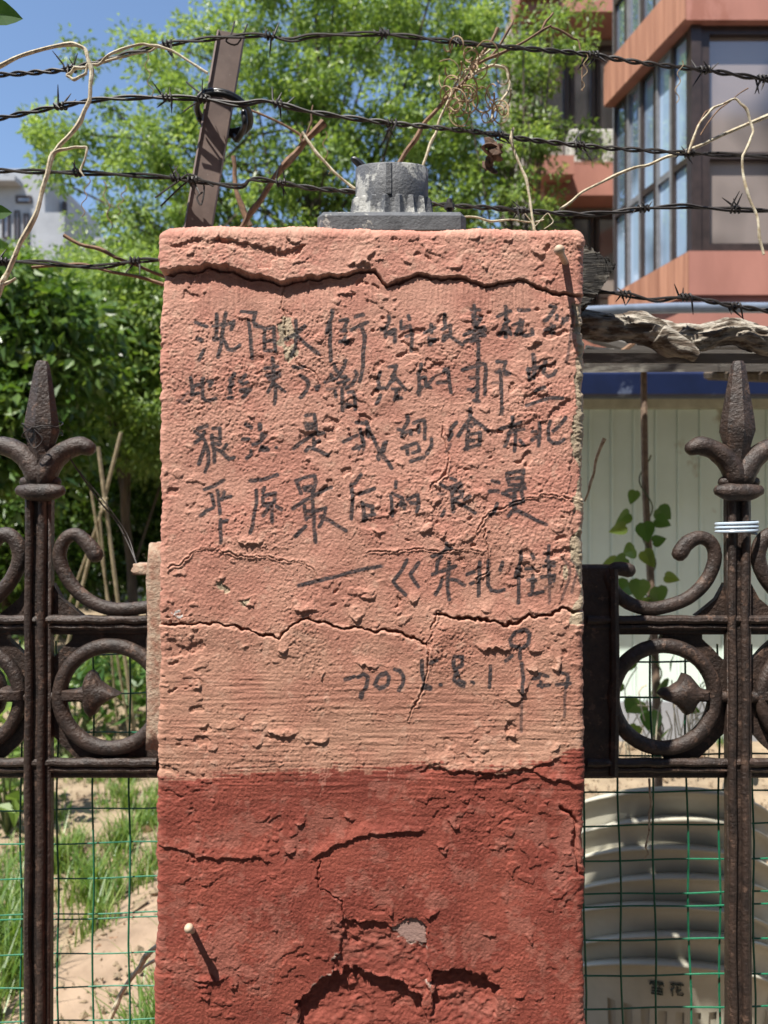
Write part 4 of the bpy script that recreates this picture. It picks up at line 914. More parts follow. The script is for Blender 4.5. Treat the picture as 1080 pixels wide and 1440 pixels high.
# ---- ink
INK = """
260 420 6.75|105,225 215,265|130,385 165,400 t|190,490 145,585|305,145 310,290 295,385|275,255 400,245 470,205 445,285|395,130 370,270 350,400 330,560|360,370 385,410 410,480 470,485 520,440|280,380 310,380 t
260 420 6.75|545,120 680,125 655,215 710,265 670,250|605,210 630,350 640,500 643,570|730,270 765,290 760,400 765,490 830,490|780,285 855,275 855,380 870,500|790,400 840,395
390 420 6.75|80,385 160,345 270,265|187,210 190,330 180,460 140,540|200,360 400,525|525,115 530,160 490,240 470,330|510,240 510,400 508,590|600,205 665,195 640,280 655,300 610,300|655,350 630,400 600,405 680,405 655,430|740,165 815,150|710,290 800,245 860,220|800,250 830,350 825,500 815,675 800,760 790,790
520 420 6.75|185,165 185,210 160,270|115,290 145,290 150,360|150,350 190,310 235,290 240,410|185,330 230,340|370,160 380,195|300,210 295,275 380,260 405,330 345,350|400,300 400,400 390,490|515,325 620,270|585,245 585,320|560,375 570,440 620,385 575,390|712,145 712,250|690,290 765,250 760,340 700,400 705,350 760,360 880,440|900,340 1000,300 1080,270|900,410 980,370 1080,330
660 420 6.75|20,100 100,100|50,60 55,130|45,150 50,250 t|60,160 115,180 60,260|0,310 150,300|40,350 150,345|10,400 90,400|55,250 80,430|85,430 90,620|340,70 350,110|270,165 390,115|345,100 350,200 370,210 330,250|355,250 350,360|330,280 290,345|375,280 395,330|470,100 570,103|415,255 510,215|485,200 490,250 440,335|505,240 490,330 540,350 605,340 600,290|770,65 825,75 740,195 715,205|830,155 830,195|725,290 810,260|780,240 790,325|770,300 800,320|935,170 885,235|890,190 930,200|985,70 985,170 970,300 950,450 925,600 f
240 500 6.75|205,210 220,300 220,370|225,295 280,280|215,375 270,360|320,220 310,300 310,400 350,430 440,410|360,250 410,240 385,290|80,420 150,460 210,420 f|100,430 180,350 f|620,175 570,235 590,270 565,300|590,250 570,300 580,350|555,400 590,395|720,180 660,240 700,265 740,250|680,325 760,320 700,390 740,345 t
370 500 6.75|95,20 105,130 105,250|30,125 140,100|50,190 150,165 150,190 70,220 t|105,250 125,300 120,460|95,265 50,345|125,270 210,340|300,100 345,115 400,105|360,190 420,230 440,280 420,330 365,395|510,300 545,290 520,325|680,80 710,150|790,50 780,100 720,190|600,255 650,220 700,215|655,180 670,230|740,200 790,200 780,280|880,150 900,180 860,270 800,310|620,320 720,310 830,290 f|720,260 820,230|760,320 765,520|690,340 700,390|820,350 865,345 885,400 890,510|800,460 850,470 800,480
510 500 6.75|180,160 155,230 165,290 140,320 200,310|250,110 320,95 300,170 280,200|180,380 140,460|300,170 310,220 265,250 230,320|310,210 405,320|290,320 350,320|320,330 320,380 300,420 370,400|555,80 550,130 520,170|530,180 535,270 535,370|535,210 590,200 600,280 640,300|600,290 665,215|560,300 520,350|690,190 740,180 f|710,260 790,250|770,155 815,160 820,220 840,350|780,130 810,125
650 490 6.75|0,205 100,175 180,150|150,130 150,300 140,500|180,140 220,150 225,250 215,440|80,275 160,280|60,390 150,375|110,490 160,500|100,400 150,350|330,125 415,125 390,205 450,240 400,240|355,200 370,320 375,450 375,620|320,220 360,215|290,330 350,320 f|680,60 690,180 680,280 t|625,190 640,290|620,205 760,170|640,280 680,285|790,120 775,220 820,265 870,245 890,210|890,130 830,150 f|700,405 780,370|610,540 780,485 850,470 950,470
260 575 6.75|140,185 220,160|110,215 165,250 205,310 235,420 240,500 205,590|195,215 175,270 110,320|205,340 180,430 140,520|280,185 345,180 350,270 340,340|265,250 280,360 295,440 295,500|270,280 340,280|280,330 350,330|290,380 350,400 430,480 480,465|410,340 380,380|580,145 640,175|720,150 725,190 t|555,290 615,290|745,235 780,250 730,310 655,340|740,260 740,290|640,400 640,440 600,470|735,390 800,390 t|740,360 790,370|880,368 882,370
400 575 6.75|95,370 135,350|215,65 290,50 300,110 310,190|210,140 225,190 300,185|220,150 270,145 280,170|95,370 180,310 330,220|320,240 380,225|290,290 290,350|300,320 340,300|215,400 240,360 320,390 430,440|570,310 640,275 700,250|690,125 780,130|730,195 745,260 770,330 765,380|670,380 760,350|700,350 720,380|790,120 820,220 870,310 930,430 1020,570|800,180 800,260|965,310 940,390 905,440 910,480
540 575 6.75|220,65 230,110 190,180|135,195 180,210 170,265|200,225 260,200 255,240|280,130 380,100 390,180 385,280|330,160 330,220|170,375 220,350 300,325|210,350 225,430|320,340 340,400 270,415|450,290 450,340 410,430|255,495 380,460|690,130 630,200 650,240 620,290|640,330 620,380 590,410 f|820,0 820,90 770,150 705,260|830,90 900,140 990,210|780,150 830,160 t|770,180 860,140|790,240 790,380|800,250 910,225 905,340|770,380 900,345|800,300 850,300|800,200 800,240
660 575 6.75|405,80 410,170 370,250|290,190 420,155 485,125|380,240 345,350|370,230 440,200 520,190|440,200 440,300 430,400|485,300 520,345|665,135 670,230 657,350|600,215 630,220|595,300 665,255|765,120 750,200 755,290 800,330 850,325 895,290|915,80 850,160 800,210
270 660 6.75|130,190 200,165 315,105|195,240 225,340|320,215 300,290|95,440 150,395 215,365|255,200 270,300 280,420|290,480 290,560 295,690|330,275 380,260|300,500 350,490|565,110 680,100 820,50|625,200 630,320 610,440 590,540 570,600|690,260 730,240 805,225 805,290|690,260 700,340 740,340|720,330 800,310|775,320 780,500|740,370 700,440|820,350 865,380|700,175 690,220
400 660 6.75|135,125 175,230|130,110 200,80 300,60 310,120 280,240|200,180 270,165|210,200 280,210|95,370 220,290 460,165|280,300 290,380|205,345 220,480|290,380 300,550 315,690|220,400 280,400|225,460 290,440|115,640 220,540|320,390 410,360 400,420 350,540|350,440 450,490 600,590|745,50 680,130|650,140 665,240 655,470|730,235 870,185|755,320 770,400 775,490|770,340 850,350 850,400|780,440 870,425|775,495 800,470
530 660 6.75|185,115 180,170|130,250 145,330 145,440|150,230 240,270 260,370|230,310 270,340|210,340 250,350|290,285 390,240 400,310 380,400|320,320 390,320|595,145 660,175|700,80 745,100|580,235 640,235 f|615,440 640,390|680,180 790,130 800,160 720,185|710,210 720,300 725,400|710,210 810,210 800,260 740,280|830,285 880,255|740,300 820,340 930,415
650 650 6.75|280,175 350,190|255,275 340,270|265,500 300,490 330,390|430,120 450,220|430,110 580,80 570,220|460,160 570,150|450,220 590,215|380,285 470,330|420,270 600,250|500,260 500,440 t|560,260 580,370 460,410|460,390 550,390|440,510 470,470 520,460|510,450 650,520 800,590
410 770 6.75|90,360 250,320 450,275 650,215 860,180
540 760 6.75|220,185 160,290 90,390 130,450 205,515|325,215 250,320 330,435|595,20 600,70|455,155 530,130 600,75 640,70|540,150 510,200 500,280|460,320 560,290 680,245|620,210 610,330 610,450 620,560|560,375 540,430 490,510|640,375 700,385 760,430|910,205 905,350 900,530|790,325 860,300|820,415 850,400|990,190 985,300 990,430 1020,480 1080,490 1140,470
670 760 6.75|250,210 225,280|425,105 420,180 395,260 370,350|405,240 405,400 400,590|470,270 540,270|525,130 540,165|540,340 530,480|490,380 560,380|505,520 630,485|690,45 685,150 690,280 700,400|695,400 690,600 f|640,240 740,240|620,350 740,330 730,380|640,120 700,110 f|650,450 720,430 f|660,190 740,210|810,160 890,250 880,370 850,460 810,560 f|900,190 970,250 940,360 910,500 f
480 900 6.75|65,375 145,350|180,355 240,320 280,350 265,440 250,470|225,500 215,545 t|420,310 370,360 340,420 390,460 440,420 450,350 420,310|505,280 550,290 590,340 580,420 545,475|770,195 765,300 780,380|840,215 905,185|770,450 850,460|780,420 850,450|940,420 945,425
600 900 9|350,210 450,210 440,320 400,340|330,250 335,330 370,400 350,500 400,560 460,590 480,540 410,500|370,360 400,440|570,530 580,540|808,335 805,450 800,590
680 870 7.2|325,130 420,105 465,160 450,250 400,300|325,130 270,210 280,270 350,290|370,300 370,400|385,450 400,620 385,750|385,750 385,900 380,1140 f|225,435 290,380|500,610 560,600|560,560 650,580|555,680 660,670|580,640 590,690|780,540 850,560 850,620 830,700|740,670 870,660|825,700 820,860 f|820,860 815,980 f
"""
ink = np.zeros((nr, nc))
for line in INK.strip().split('\n'):
    parts = line.split('|'); ox, oy, sc_ = [float(v) for v in parts[0].split()]
    for s_ in parts[1:]:
        tk = s_.split(); wid = 2.75; den = 1.0
        if tk[-1] == 't': wid = 3.4; tk = tk[:-1]
        elif tk[-1] == 'f': wid = 2.0; den = .72; tk = tk[:-1]
        poly = [(ox+float(a.split(',')[0])/sc_, oy+float(a.split(',')[1])/sc_) for a in tk]
        xs2 = [p[0] for p in poly]; ys2 = [p[1] for p in poly]
        r0 = np.searchsorted(-PY[:, 300], -(max(ys2)+6)); r1 = np.searchsorted(-PY[:, 300], -(min(ys2)-6)); c0 = np.searchsorted(PX[150], min(xs2)-6); c1 = np.searchsorted(PX[150], max(xs2)+6)
        sl = (slice(r0, r1), slice(c0, c1)); X_ = PX[sl]+WX[sl]*.22; Y_ = PY[sl]+WY[sl]*.22; best = np.full(X_.shape, 1e3)
        for (xa, ya), (xb, yb) in zip(poly[:-1], poly[1:]):
            dx, dy = xb-xa, yb-ya; t = np.clip(((X_-xa)*dx+(Y_-ya)*dy)/(dx*dx+dy*dy+1e-9), 0, 1); best = np.minimum(best, np.hypot(X_-xa-t*dx, Y_-ya-t*dy))
        v = sm(wid+.75, wid-.45, best)*den; ink[sl] = np.maximum(ink[sl], v)
ink *= np.clip(1.0+.10*g1+.05*g2, .72, 1)
# ---- colour of paint
pink = np.array([.50, .225, .165]); pink2 = np.array([.55, .28, .205]); red = np.array([.225, .050, .033]); red2 = np.array([.29, .072, .047]); beige = np.array([.50, .42, .29]); grn = np.array([.30, .28, .19])
cv = sm(-1.5, 1.5, fft_noise(50, 40, 30)+.5*g3)[..., None]; colr = pink*(1-cv)+pink2*cv
fade = sm(700, 1050, PY)[..., None]; colr = colr*(1-fade)+(colr*np.array([.84, .88, .82]))*fade
# chalky rubbed high spots and worn-through places (wear of the paint itself)
Hb = H-(np.roll(H, 3, 0)+np.roll(H, -3, 0)+np.roll(H, 3, 1)+np.roll(H, -3, 1))/4
wr = np.clip(sm(1.0, 2.4, H*.25+fft_noise(9, 9, 31))+sm(.35, 1.0, Hb)*.6, 0, 1)[..., None]; colr = colr*(1-.35*wr)+np.array([.66, .42, .31])*.35*wr
bd = [(215, 1100), (260, 1092), (310, 1087), (370, 1083), (430, 1087), (480, 1081), (520, 1084), (560, 1078), (600, 1074), (650, 1082), (690, 1080), (740, 1078), (760, 1070), (790, 1058), (830, 1046)]

yb = np.interp(PX, [p[0] for p in bd], [p[1] for p in bd])+WY*1.3+3.0*fft_noise(3, 30, 32)*.6
isred = sm(-4.0, 4.0, PY-yb+3.5*st+2*g3)[..., None]; rv = sm(-1.4, 1.6, fft_noise(60, 40, 33)+.4*st)[..., None]
colr = colr*(1-isred)+(red*(1-rv)+red2*rv)*isred
dust = (sm(.2, 1.6, fft_noise(30, 30, 61)+.6*fft_noise(7, 7, 62)+.5*np.clip(Hb, -1, 1))*.42)[..., None]*isred; colr = colr*(1-dust)+np.array([.36, .15, .11])*dust
dk = (sm(.6, 2.0, fft_noise(40, 55, 63)+.4*fft_noise(6, 6, 64))*.30)[..., None]; colr = colr*(1-dk)+colr*np.array([.68, .62, .58])*dk
runm = (sm(.9, 2.0, fft_noise(5, 90, 65))*sm(400, 520, PY)*.22)[..., None]; colr = colr*(1-runm*.5)+colr*np.array([.75, .72, .70])*runm*.5
drip = (inpoly([(452, 1080), (470, 1082), (462, 1108), (455, 1120)]) | inpoly([(545, 1078), (556, 1078), (553, 1094), (546, 1100)])) & (g1 > -.4); colr[drip] = colr[drip]*.5+pink*.5
wn = ((worn_edge & (PX > 800+10*fft_noise(16, 30, 34)-3)) | pt1 & (g3+g2*.5 > -.5) | pt2 | pt3)
mixw = np.where(wn, .8, 0)[..., None]; bg2 = sm(-1, 1, fft_noise(12, 12, 35))[..., None]; colr = colr*(1-mixw)+(beige*(1-bg2)+grn*bg2)*mixw
colr[chip] = (.38, .29, .25); colr[pt4 & (g2 > -.3)] = (.60, .58, .55)
und = (hole | arch | rt)[..., None]*.35; colr = colr*(1-und)+np.array([.26, .07, .05])*und
fleck = (np.exp(-(seg_dist([(484, 1332), (474, 1366), (447, 1386)], 10)/2.2)**2)+np.exp(-(seg_dist([(598, 1372), (606, 1388)], 10)/3.2)**2)+np.exp(-(seg_dist([(565, 1318), (600, 1325)], 8)/1.5)**2))*(g2 > .0)
colr = colr*(1-.8*np.clip(fleck, 0, 1)[..., None])+np.array([.58, .46, .38])*.8*np.clip(fleck, 0, 1)[..., None]
ik = ink[..., None]*.96; colr = colr*(1-ik)+np.array([.032, .030, .034])*ik
# ---- vertices
th = np.radians(rows[:, 2])[:, None]; ins = rows[:, 1][:, None]; nxc = cols[:, 2][None]; nyc = cols[:, 3][None]
hz = H*MMv
VX = cols[:, 0][None]-nxc*ins+hz*nxc*np.cos(th); VY = cols[:, 1][None]-nyc*ins+hz*nyc*np.cos(th); VZ = rows[:, 0][:, None]+hz*np.sin(th)+0*nxc
# keystone-free: the photo's left arris leans out very slightly towards the foot
VX = VX-np.where(VX < 0, (ZT-VZ)*.006, 0)
V = np.stack([VX.ravel(), VY.ravel(), VZ.ravel()], 1)
ii = (np.arange(nr-1)[:, None]*nc+np.arange(nc-1)[None]).ravel()
pil = empty('pillar', ((XL+XR)/2, DEP/2, 0), 'cracked brick pillar painted pink above and red below, covered in brushed handwriting', 'pillar')
mp_ = bpy.data.materials.new('cracked_painted_plaster'); t, b, o = nodes(mp_); b.inputs['Roughness'].default_value = .72; b.inputs['Specular IOR Level'].default_value = .35
at = N(t, 'ShaderNodeAttribute', attribute_name='paint'); tc = N(t, 'ShaderNodeTexCoord')
nz = N(t, 'ShaderNodeTexNoise', Scale=900, Detail=3, Roughness=.6); t.links.new(tc.outputs['Object'], nz.inputs[0])
nz2 = N(t, 'ShaderNodeTexNoise', Scale=300, Detail=6, Roughness=.75); t.links.new(tc.outputs['Object'], nz2.inputs[0])
rv_ = ramp(t, nz2.outputs[0], [(.3, (.84, .84, .84)), (.7, (1.12, 1.12, 1.12))])
mu = N(t, 'ShaderNodeMix', data_type='RGBA', blend_type='MULTIPLY'); mu.inputs[0].default_value = 1; t.links.new(at.outputs['Color'], mu.inputs[6]); t.links.new(rv_.outputs[0], mu.inputs[7]); t.links.new(mu.outputs[2], b.inputs['Base Color'])
bp = N(t, 'ShaderNodeBump', Strength=.55, Distance=.0007); t.links.new(nz.outputs[0], bp.inputs['Height'])
bp2 = N(t, 'ShaderNodeBump', Strength=.9, Distance=.0016); t.links.new(nz2.outputs[0], bp2.inputs['Height']); t.links.new(bp.outputs[0], bp2.inputs['Normal']); t.links.new(bp2.outputs[0], b.inputs['Normal'])
npmesh('plaster', V, np.stack([ii, ii+1, ii+1+nc, ii+nc], 1), mp_, pil, smooth=True, col=colr.reshape(-1, 3), colname='paint')
topc = V.reshape(nr, nc, 3)[-1]; mb = MB(); mb.add([tuple(p) for p in topc[::6]], [tuple(range(len(topc[::6])))]); mb.build('top_face', M['mortar'], pil, smooth=False)
# mortar pad where the left fence is let into the pillar
def lumpy(name, a, b, m_, parent, amp, seed, nseg=(6, 10, 40)):
    rg = np.random.default_rng(seed); import bmesh
    bm = bmesh.new(); bmesh.ops.create_cube(bm, size=1)
    bmesh.ops.subdivide_edges(bm, edges=bm.edges[:], cuts=nseg[1], use_grid_fill=True)
    a = Vector(a); b = Vector(b)
    for v in bm.verts:
        c = v.co.copy(); l = max(abs(c.x), abs(c.y), abs(c.z)); n_ = c.normalized()
        v.co = Vector(((a.x+b.x)/2+c.x*(b.x-a.x), (a.y+b.y)/2+c.y*(b.y-a.y), (a.z+b.z)/2+c.z*(b.z-a.z)))+n_*amp*rg.normal()
    me = bpy.data.meshes.new(name); bm.to_mesh(me); bm.free(); me.materials.append(m_)
    o = bpy.data.objects.new(name, me); COL.objects.link(o); me.polygons.foreach_set('use_smooth', [True]*len(me.polygons))
    if parent: o.parent = parent; o.matrix_parent_inverse = parent.matrix_world.inverted()
    return o
a = P(208, 1052, 1.04); b = P(208, 764, 1.04); lumpy('mortar_pad', (a.x, .17, a.z), (XL+.02, .28, b.z), M['mortar'], pil, .0012, 3)
a = P(190, 808, 1.08); b = P(216, 792, 1.08); lumpy('mortar_lump', (a.x, .20, a.z), (XL, .235, b.z), M['mortar'], pil, .0012, 5, (3, 4, 3))

# nails
def nail(px, py, L, off, label, r0=.0048):
    base = P(px, py, D0); base.y = .004; tip = Vector((base.x+off[0], -L, base.z+off[1])); o = empty('nail', base, label, 'nail', None)
    mb = MB(); mb.tube([base, base.lerp(tip, .5), base.lerp(tip, .9)], [r0*.85, r0*.8, r0*.8], seg=10, smooth=1); mb.build('shank', M['nail'], o)
    mb = MB(); ax = (tip-base).normalized(); mb.tube([base.lerp(tip, .9), tip], [r0*1.15, r0*1.25], seg=14, smooth=1, dome=True); mb.build('head', M['nail'], o)
nail(797, 368, .040, (-.018, .000), 'round-headed nail driven into the top right corner of the pillar')
nail(271, 1310, .030, (.004, .022), 'round-headed nail low on the left of the red paint', .0042)

# lamp base on the pillar
dlm = .985; LC = P(551, 300, dlm); LC.z = ZT
lm = empty('lamp_base', LC, 'grey cast lamp base with a fluted foot standing on top of the pillar', 'lamp base')
LC.y = .115
pw = .0895; zp0 = ZT+.002; zp1 = P(0, 294, LC.y-pw+D0).z
mb = MB(); mb.box((LC.x-pw-.002, LC.y-pw, zp0), (LC.x+pw, LC.y+pw*.9, zp1), bev=.007); mb.build('plate', M['lampplate'], lm, smooth=False)
r1 = 51/F*dlm*1.0; zt_ = P(0, 226, LC.y-r1+D0).z; zf = P(0, 272, LC.y-r1+D0).z
mb = MB()
mb.lathe([(r1*.98, zp1), (r1, zf), (r1, zt_-.003), (r1-.002, zt_), (r1-.008, zt_), (r1-.01, zt_-.012), (.004, zt_-.012)], (LC.x, LC.y, 0), seg=64); mb.build('socket', M['lamp'], lm, sharp=50)
mb = MB(); nf = 18
mb.lathe([(r1*1.22, zp1), (r1*1.18, zp1+.003), (r1*1.10, zp1+(zf-zp1)*.45), (r1*1.04, zf-.001), (r1*.99, zf+.001)], (LC.x, LC.y, 0), seg=nf*8, fn=lambda r, z, a: r*(1+(.05-.12*abs(math.sin(a*nf/2)))*(1 if r > r1 else 0))); mb.build('fluted_foot', M['lamp'], lm, sharp=30)
mb = MB(); mb.box((LC.x-.008, LC.y-r1-.0016, zf), (LC.x-.0005, LC.y-r1+.003, zt_-.001), bev=.0008); mb.build('seam_strip', M['lamp'], lm, smooth=False)
mb = MB(); c = P(632, 298, 1.06); mb.tube([c-Vector((0, 0, .03)), c+Vector((0, 0, .004))], .004, seg=8, smooth=1); mb.tube([c+Vector((0, 0, .004)), c+Vector((0, 0, .011))], .0075, seg=6, smooth=1); mb.tube([c+Vector((0, 0, .011)), c+Vector((0, 0, .018))], .0042, seg=8, smooth=1); mb.build('bolt', M['wire'], lm)
mb = MB(); mb.tube(PP([(520, 245), (503, 228), (497, 224)], 1.03), [.006, .0055, .004], seg=8, dome=True); mb.build('cable_end', M['rubber'], lm)

for ch in lm.children:
    if ch.name.startswith(('socket', 'fluted', 'seam')):
        for v in ch.data.vertices: v.co.z += .30*(v.co.y-(LC.y-r1))*min(1, max(0, (v.co.z-zp1)/.02))
# steel post
sp_ = empty('steel_post', P(290, 520, 1.2), 'leaning brown square steel post behind the left of the pillar top', 'post')
a = P(262, 420, 1.20); b = P(324, 56, 1.22); mb = MB(); hw = .0225; ax = (b-a).normalized(); rx = Vector((math.cos(.28), math.sin(.28), 0)); ry = Vector((-rx.y, rx.x, 0)); a = a-ax*.03
V = []
for c, tp in ((a, 0), (b, 1)):
    for (u, v) in ((-1, -1), (1, -1), (1, 1), (-1, 1)):
        for (du, dv) in (((.12, 0), (0, .12)) if u*v > 0 else ((0, .12), (.12, 0))):
            V.append(c+rx*(u*(1-du))*hw+ry*(v*(1-dv))*hw)
mb.add(V, [tuple(range(8))[::-1], tuple(range(8, 16))]+[(k, (k+1) % 8, (k+1) % 8+8, k+8) for k in range(8)]); mb.build('tube', M['steel'], sp_, smooth=False)
mb = MB(); cc = P(311, 155, 1.2); q = []
for i in range(72):
    t = i/71; a_ = t*2*math.pi*2.3+1.0; q.append(cc+Vector((.043*math.cos(a_)+.004, .038*math.sin(a_), -.002-.013*math.sin(a_+.3)-.007*t)))
mb.tube(q, .0052, seg=9, smooth=1, dome=True)
mb.tube(PP([(343, 158, 1.17), (344, 176, 1.17), (334, 196, 1.2), (328, 190, 1.24)], 1.2), .005, seg=9, dome=True)
tag(mb.build('cable_loop', M['rubber']), 'black rubber cable looped twice round the brown steel post', 'cable')
for pts_, d_, r_, lab in (([(268, 262), (276, 250), (287, 262), (283, 288), (277, 278), (285, 270)], 1.165, .0014, 'small dark wire loop hanging where the third wire meets the steel post'),
    ([(330, 30), (325, 48), (318, 58), (334, 62), (348, 34)], 1.17, .0014, 'dark wire twisted over the head of the steel post'),
    ([(262, 115), (280, 130), (296, 137), (275, 145), (258, 157)], 1.16, .0014, 'dark wire end knotted at the black cable on the steel post'),
    ([(218, 278), (250, 255), (268, 245), (300, 262)], 1.16, .0016, 'upper of two loose wire ends sticking out left of the steel post'),
    ([(226, 290), (255, 262), (275, 248)], 1.165, .0014, 'lower of two loose wire ends sticking out left of the steel post')):
    mb = MB(); mb.tube(PP(pts_, d_), r_, seg=6); tag(mb.build('tie_wire', M['wire']), lab, 'wire', 'tie wires on the steel post')
# barbed wires
def barbed(pts, d, barbs, label, r0=.0021, seed=1):
    o = empty('barbed_wire', P(pts[0][0], pts[0][1], d), label, 'barbed wire', 'barbed wires strung above the fence'); rg = random.Random(seed)
    pw_ = [P(x, y, d) for x, y in pts]; q = []
    for i in range(len(pw_)-1):
        p0 = pw_[max(i-1, 0)]; p1 = pw_[i]; p2 = pw_[i+1]; p3 = pw_[min(i+2, len(pw_)-1)]; n = max(2, int((p2-p1).length/.0045))
        for k in range(n):
            t = k/n; q.append(.5*((2*p1)+(p2-p0)*t+(2*p0-5*p1+4*p2-p3)*t*t+(3*p1-p0-3*p2+p3)*t**3))
    q.append(pw_[-1])
    for s_ in (0, math.pi):
        ph = 0; path = []
        for i, p in enumerate(q):
            ph += .42*(.5+.5*math.sin(i*.031+seed)+.35); path.append(p+Vector((0, math.cos(ph+s_)*r0*1.1, math.sin(ph+s_)*r0*1.15)))
        mb = MB(); mb.tube(path, r0, seg=6, smooth=1); mb.build('strand', M['wire'], o)
    for (bx, by) in barbs:
        c = min(q, key=lambda p: (p-P(bx, by, d)).length); mb = MB(); a0 = rg.uniform(0, 3)
        h = [c+Vector((-.008+.016*t, math.cos(a0+t*16)*r0*2.6, math.sin(a0+t*16)*r0*2.6)) for t in np.linspace(0, 1, 22)]
        mb.tube(h, r0*.75, seg=5, smooth=1)
        for e in (h[0], h[-1], h[7], h[14]):
            dr = Vector((rg.uniform(-1, 1)*.8, rg.uniform(-.5, .5), rg.choice([-1, 1])*rg.uniform(.5, 1))).normalized(); mb.tube([e, e+dr*.010, e+dr*rg.uniform(.017, .026)], [r0*.75, r0*.7, r0*.25], seg=5, smooth=1)
        mb.build('barb', M['wire'], o)
barbed([(-60, 106), (0, 105), (60, 101), (95, 97), (150, 84), (200, 70), (235, 62), (290, 55), (345, 50), (375, 50), (410, 56), (445, 50), (540, 48), (620, 57), (700, 65), (780, 72), (830, 77), (900, 88), (985, 98), (1040, 106), (1140, 122)], 1.165, [(235, 62), (378, 50), (97, 96), (540, 46), (640, 58), (832, 76), (990, 98), (1074, 112)], 'topmost barbed wire, passing over the head of the steel post', seed=1)
barbed([(-60, 174), (0, 166), (85, 149), (150, 139), (235, 137), (290, 140), (335, 147), (370, 142), (400, 148), (440, 158), (540, 172), (600, 178), (680, 187), (740, 196), (830, 206), (900, 211), (980, 216), (1140, 222)], 1.16, [(85, 148), (235, 137), (288, 140), (390, 146), (548, 173), (700, 190), (813, 204), (970, 215)], 'second barbed wire from the top, crossing the post at the black cable', seed=2)
barbed([(-60, 239), (0, 240), (110, 243), (200, 247), (250, 251), (300, 258), (340, 262), (354, 252), (395, 257), (440, 265), (500, 270), (560, 279), (610, 287), (700, 293), (740, 297), (830, 301), (900, 294), (960, 290), (1000, 293), (1140, 299)], 1.162, [(110, 243), (248, 250), (395, 257), (735, 296), (905, 293), (1035, 294), (272, 254)], 'third barbed wire, running behind the grey lamp base', seed=3)
barbed([(-60, 372), (0, 368), (60, 369), (110, 375), (150, 374), (190, 367), (230, 366), (300, 372)], 1.15, [(190, 368), (4, 368)], 'lowest barbed wire left of the pillar', seed=4)
barbed([(780, 400), (822, 408), (850, 411), (880, 414), (920, 422), (960, 418), (1000, 424), (1030, 430), (1140, 446)], 1.16, [(880, 413), (1033, 430), (965, 418)], 'lowest barbed wire right of the pillar, above the rough log', seed=5)

# vines and twigs
def stalk(name, segs, m_, label, cat='vine', jit=.05, group=None):
    mb = MB()
    for pts, d, r0, r1 in segs:
        n = len(pts); n2 = []; rk = random.Random(int(pts[0][0]*7+len(pts)))
        W_ = PP(pts, d)
        for i, p_ in enumerate(W_):
            n2.append(p_)
            if i < len(W_)-1: n2.append(p_.lerp(W_[i+1], .5)+Vector((rk.uniform(-1, 1), rk.uniform(-1, 1), rk.uniform(-1, 1)))*min(.0035, .06*(W_[i+1]-p_).length))
        n = len(n2); rr_ = [(r0+(r1-r0)*i/(n-1))*.84 for i in range(n)]
        mb.tube(n2, [r_*(1.28 if i % 4 == 2 else 1) for i, r_ in enumerate(rr_)], seg=8, smooth=4, jit=jit)
    o = mb.build(name, M[m_]); tag(o, label, cat, group); return o
stalk('dry_vine', [([(-40, 108), (0, 93), (50, 72), (100, 62), (120, 70), (129, 100), (126, 140), (112, 172), (85, 203), (72, 222), (60, 265), (40, 322), (20, 362), (3, 398), (-15, 440)], 1.1, .0030, .0044),
                   ([(72, 216), (84, 211), (105, 207), (122, 208), (119, 225), (113, 240), (118, 248)], 1.1, .0028, .0014), ([(-10, 410), (10, 398), (22, 391)], 1.1, .0032, .0018)], 'vine', 'pale dry vine arching down the left edge over all four wires')
stalk('dry_vine', [([(122, 95), (105, 96), (94, 106), (104, 112), (120, 104), (123, 92), (140, 90), (170, 70), (200, 62), (222, 65), (245, 73), (292, 103)], 1.15, .0026, .0022), ([(135, 93), (165, 82), (200, 74), (220, 66)], 1.155, .002, .0015)], 'vine', 'pale vine twisted round the topmost wire left of the post')
stalk('dry_twig', [([(90, 331), (140, 350), (190, 372), (235, 390)], 1.16, .0034, .0028)], 'twig', 'brown twig slanting down to the pillar at the lowest wire', 'twig')
stalk('dry_twig', [([(45, 376), (115, 372), (160, 383), (230, 400)], 1.17, .0030, .0030)], 'twig', 'longer brown twig lying just under the lowest wire', 'twig')
stalk('dead_branch', [([(340, 320), (355, 296), (378, 262), (404, 228), (428, 200), (455, 173)], 1.3, .0055, .0075), ([(352, 318), (340, 290), (330, 250), (328, 220)], 1.32, .006, .004), ([(428, 196), (438, 170), (440, 148)], 1.3, .0022, .0016), ([(425, 200), (420, 188), (345, 152)], 1.29, .0025, .0022)], 'twig', 'forked brown branch rising between the steel post and lamp base', 'branch')
stalk('dry_vine', [([(425, 186), (445, 215), (470, 242), (505, 270)], 1.25, .0030, .0026)], 'vine', 'thin tan vine running from the forked branch to the lamp base')
stalk('dry_vine', [([(560, 232), (585, 195), (612, 157), (647, 121), (677, 77), (700, 40)], 1.2, .0045, .0030)], 'twig', 'straight brown stem rising from behind the lamp base', 'vine')
stalk('dry_vine', [([(594, 235), (606, 200), (618, 168), (641, 118), (665, 88), (690, 70)], 1.19, .0028, .002), ([(659, 110), (672, 100), (692, 92), (712, 97), (717, 120), (708, 138), (694, 158), (688, 172)], 1.17, .0030, .0018),
                   ([(722, 180), (719, 196), (727, 222), (740, 252), (746, 285), (752, 326)], 1.15, .0028, .0022)], 'vine', 'pale curling vine hooked over the wires above the lamp base')
rgv = random.Random(5); mb = MB()
